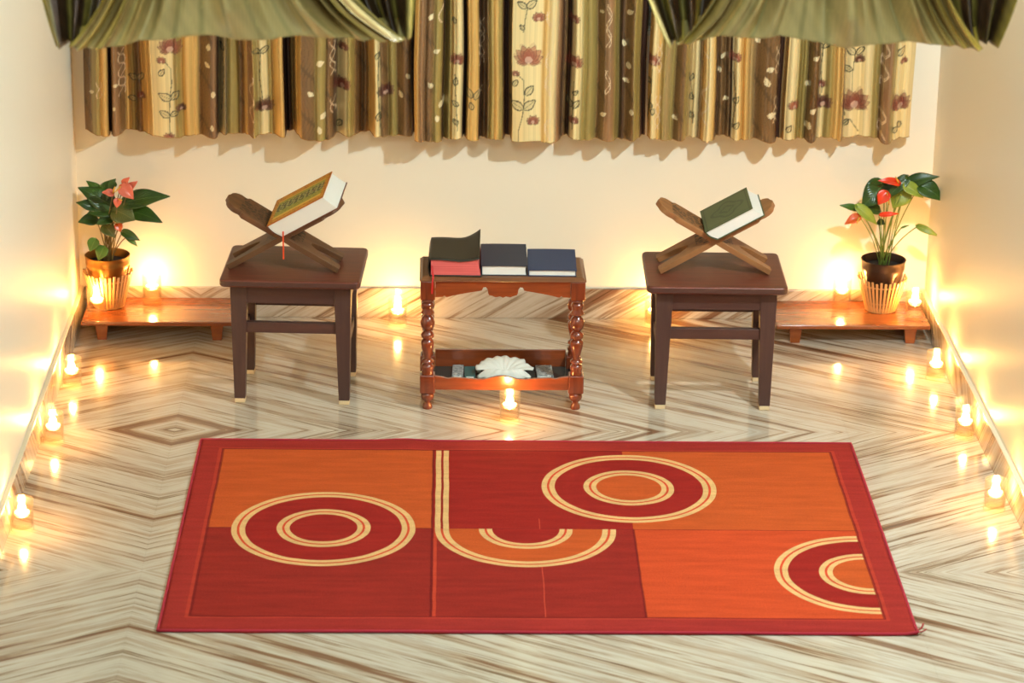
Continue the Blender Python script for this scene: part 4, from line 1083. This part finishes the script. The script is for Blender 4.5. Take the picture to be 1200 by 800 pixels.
# ------------------------------------------------------------------ olive swags hanging in front
def make_swag(label, y0, bottom_px, left_px, right_px, mainL, mainR, seed):
    s = thing('olive_swag', label, 'drape', (0, 0, 0), 0, 'olive satin swags hanging across the room')
    bp = [at(px, py, y0) for px, py in bottom_px]
    bx = np.array([p.x for p in bp]); bz = np.array([p.z for p in bp])
    TOP = 2.35; rs = np.random.RandomState(seed)
    def edge(q): a, b = [at(px, py, y0) for px, py in q]; return a.x, (b.x-a.x)/(b.z-a.z)
    mlx, mls = edge(mainL); mrx, mrs = edge(mainR)
    hs = [-3, -2, -1]+list(np.linspace(0, .16, 30))+list(np.linspace(.19, TOP-bz.mean(), 14))
    nu = 420
    u = np.linspace(0, 1, nu); g = u-.13*np.sin(2*np.pi*u)+.02*np.sin(4*np.pi*u)
    fr = [(5, .026), (9, .024), (14, .014), (23, .005), (41, .0012)]
    fold = sum(a*np.sin(2*np.pi*f*u+rs.rand()*6.28+1.3*np.sin(2*np.pi*u*2+f)) for f, a in fr)
    crease = -np.abs(np.sin(2*np.pi*u*6+1+.8*np.sin(u*11)))**.5*.020
    V = []; 
    for h in hs:
        hh = max(h, 0); he = .20*(1-math.exp(-hh/.20))
        xl = mlx+mls*he; xr = mrx+mrs*he
        if hh > .2: 
            k = min(1, (hh-.2)/.6); xl += (bx[0]-.02-xl)*k*.8; xr += (bx[-1]+.02-xr)*k*.8
        x = xl+(xr-xl)*g
        zb = np.interp(mlx+(mrx-mlx)*g, bx, bz)
        amp = min(1, .18+hh/.09)
        y = y0+(fold+crease)*amp-.03*math.sin(min(1, hh/.3)*math.pi/2)
        z = zb+hh+.0015*np.sin(2*np.pi*u*9+1)*max(0, 1-hh/.05)
        if h < 0:
            k = -h/3; ang = k*2.4
            y = y0+(fold+crease)*.18+.028*math.sin(ang)+.06*k*k; z = zb+.0015*np.sin(2*np.pi*u*9+1)-.010*math.sin(ang*1.1)+.035*k*k
        else:
            k = max(0, 1-hh/.02); z = z
        V.append(np.stack([x, y, z], 1))
    V = np.array(V); nr = len(hs)
    idx = np.arange(nr*nu).reshape(nr, nu)
    fs = np.stack([idx[:-1, :-1].ravel(), idx[:-1, 1:].ravel(), idx[1:, 1:].ravel(), idx[1:, :-1].ravel()], 1)
    OL = np.array(srgb(196, 170, 114)); YL = np.array(srgb(214, 180, 72)); BR = np.array(srgb(128, 84, 44)); GN = np.array(srgb(118, 114, 66)); GO = np.array(srgb(176, 136, 58))
    side = np.clip(np.abs(2*u-1)*1.5-.35, 0, 1)[:, None]
    s1 = (np.sin(u*61+seed)*.5+.5)[:, None]; s2 = (np.clip(np.sin(u*97+2*seed)*3-1.6, 0, 1))[:, None]; s3 = (np.clip(np.sin(u*141+1)*3-1.9, 0, 1))[:, None]
    C = OL*(1-side)+(YL*s1+OL*(1-s1))*side; C = C*(1-s2*side*.8)+BR*s2*side*.8; C = C*(1-s3*.4)+GN*s3*.4
    RGB = np.repeat(C[None], nr, 0)
    hz = V[:, :, 2]
    tex = .06*np.sin(V[:, :, 0]*900)+.05*np.sin(V[:, :, 0]*230+V[:, :, 2]*120)+.06*np.sin(V[:, :, 2]*60+V[:, :, 0]*75)
    RGB = RGB*(1+tex[..., None])
    vein = np.abs(np.sin(V[:, :, 0]*48+2.2*np.sin(V[:, :, 2]*38))) < .03
    RGB[vein] = RGB[vein]*.5+np.array(srgb(210, 190, 120))*.5
    def build(nm, V, fs, RGB, par):
        me = bpy.data.meshes.new(nm); me.from_pydata(V.reshape(-1, 3).tolist(), [], fs.tolist()); me.update()
        me.polygons.foreach_set('use_smooth', [True]*len(fs)); me.materials.append(M_SWAG)
        a = me.color_attributes.new('print', 'FLOAT_COLOR', 'POINT'); a.data.foreach_set('color', np.concatenate([np.clip(RGB.reshape(-1, 3), 0, 1), np.ones((len(me.vertices), 1))], 1).ravel().astype(np.float32))
        o = link(bpy.data.objects.new(nm, me), par); so = o.modifiers.new('s', 'SOLIDIFY'); so.thickness = .0012; return o
    build('gathered_front', V, fs, RGB, s)
    # tails behind: vertical pleats at either end, running up to the ceiling line
    for k, (ep, inx, nm) in enumerate(((left_px, 1, 'side_tail'), (right_px, -1, 'side_tail'))):
        ex, es = edge(ep); ez = at(*ep[0], y0).z
        nu2 = 110; uu = np.linspace(0, 1, nu2); hs2 = list(np.linspace(0, .2, 20))+list(np.linspace(.25, TOP-ez, 10)); V2 = []
        for hh in hs2:
            he = .22*(1-math.exp(-hh/.22)); wd = .078+.15*(1-math.exp(-hh/.12))
            x = ex+es*he+inx*wd*uu
            y = y0+.055+.018*np.sin(uu*22+seed)+.007*np.sin(uu*43+1)+.05*uu*min(1, hh/.1)-.045*(1-uu)**6
            z = ez-.008+hh+.008*uu*(hh < .02)
            V2.append(np.stack([x, y+0*x, z+0*x], 1))
        V2 = np.array(V2); idx = np.arange(len(hs2)*nu2).reshape(len(hs2), nu2)
        f2 = np.stack([idx[:-1, :-1].ravel(), idx[:-1, 1:].ravel(), idx[1:, 1:].ravel(), idx[1:, :-1].ravel()], 1)
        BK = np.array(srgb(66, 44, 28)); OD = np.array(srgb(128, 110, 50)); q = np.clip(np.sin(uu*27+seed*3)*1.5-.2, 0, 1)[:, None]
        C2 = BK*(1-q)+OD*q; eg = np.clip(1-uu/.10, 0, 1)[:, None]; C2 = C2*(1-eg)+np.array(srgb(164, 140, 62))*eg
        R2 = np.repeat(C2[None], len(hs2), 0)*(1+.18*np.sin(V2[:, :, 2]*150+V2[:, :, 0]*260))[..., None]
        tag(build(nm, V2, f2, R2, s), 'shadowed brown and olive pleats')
    return s
YS = -2.6
make_swag('olive satin swag gathered at the top left, in front of the left curtain', YS,
 [(78, 56), (95, 57), (115, 57), (140, 53), (180, 47), (215, 43), (245, 42), (280, 44), (318, 47), (350, 42), (385, 43), (430, 47), (470, 48), (478, 48)],
 [(64, 55), (44, 0)], [(482, 44), (487, 0)], [(80, 56), (132, 0)], [(474, 49), (404, 0)], 2)
make_swag('olive satin swag gathered at the top right, in front of the right curtain', YS,
 [(792, 54), (805, 51), (827, 46), (846, 40), (880, 46), (913, 41), (941, 48), (989, 54), (1037, 52), (1066, 48), (1095, 52), (1133, 56), (1149, 58), (1160, 57)],
 [(786, 52), (757, 0)], [(1170, 52), (1195, 0)], [(794, 52), (842, 0)], [(1152, 58), (1100, 0)], 5)
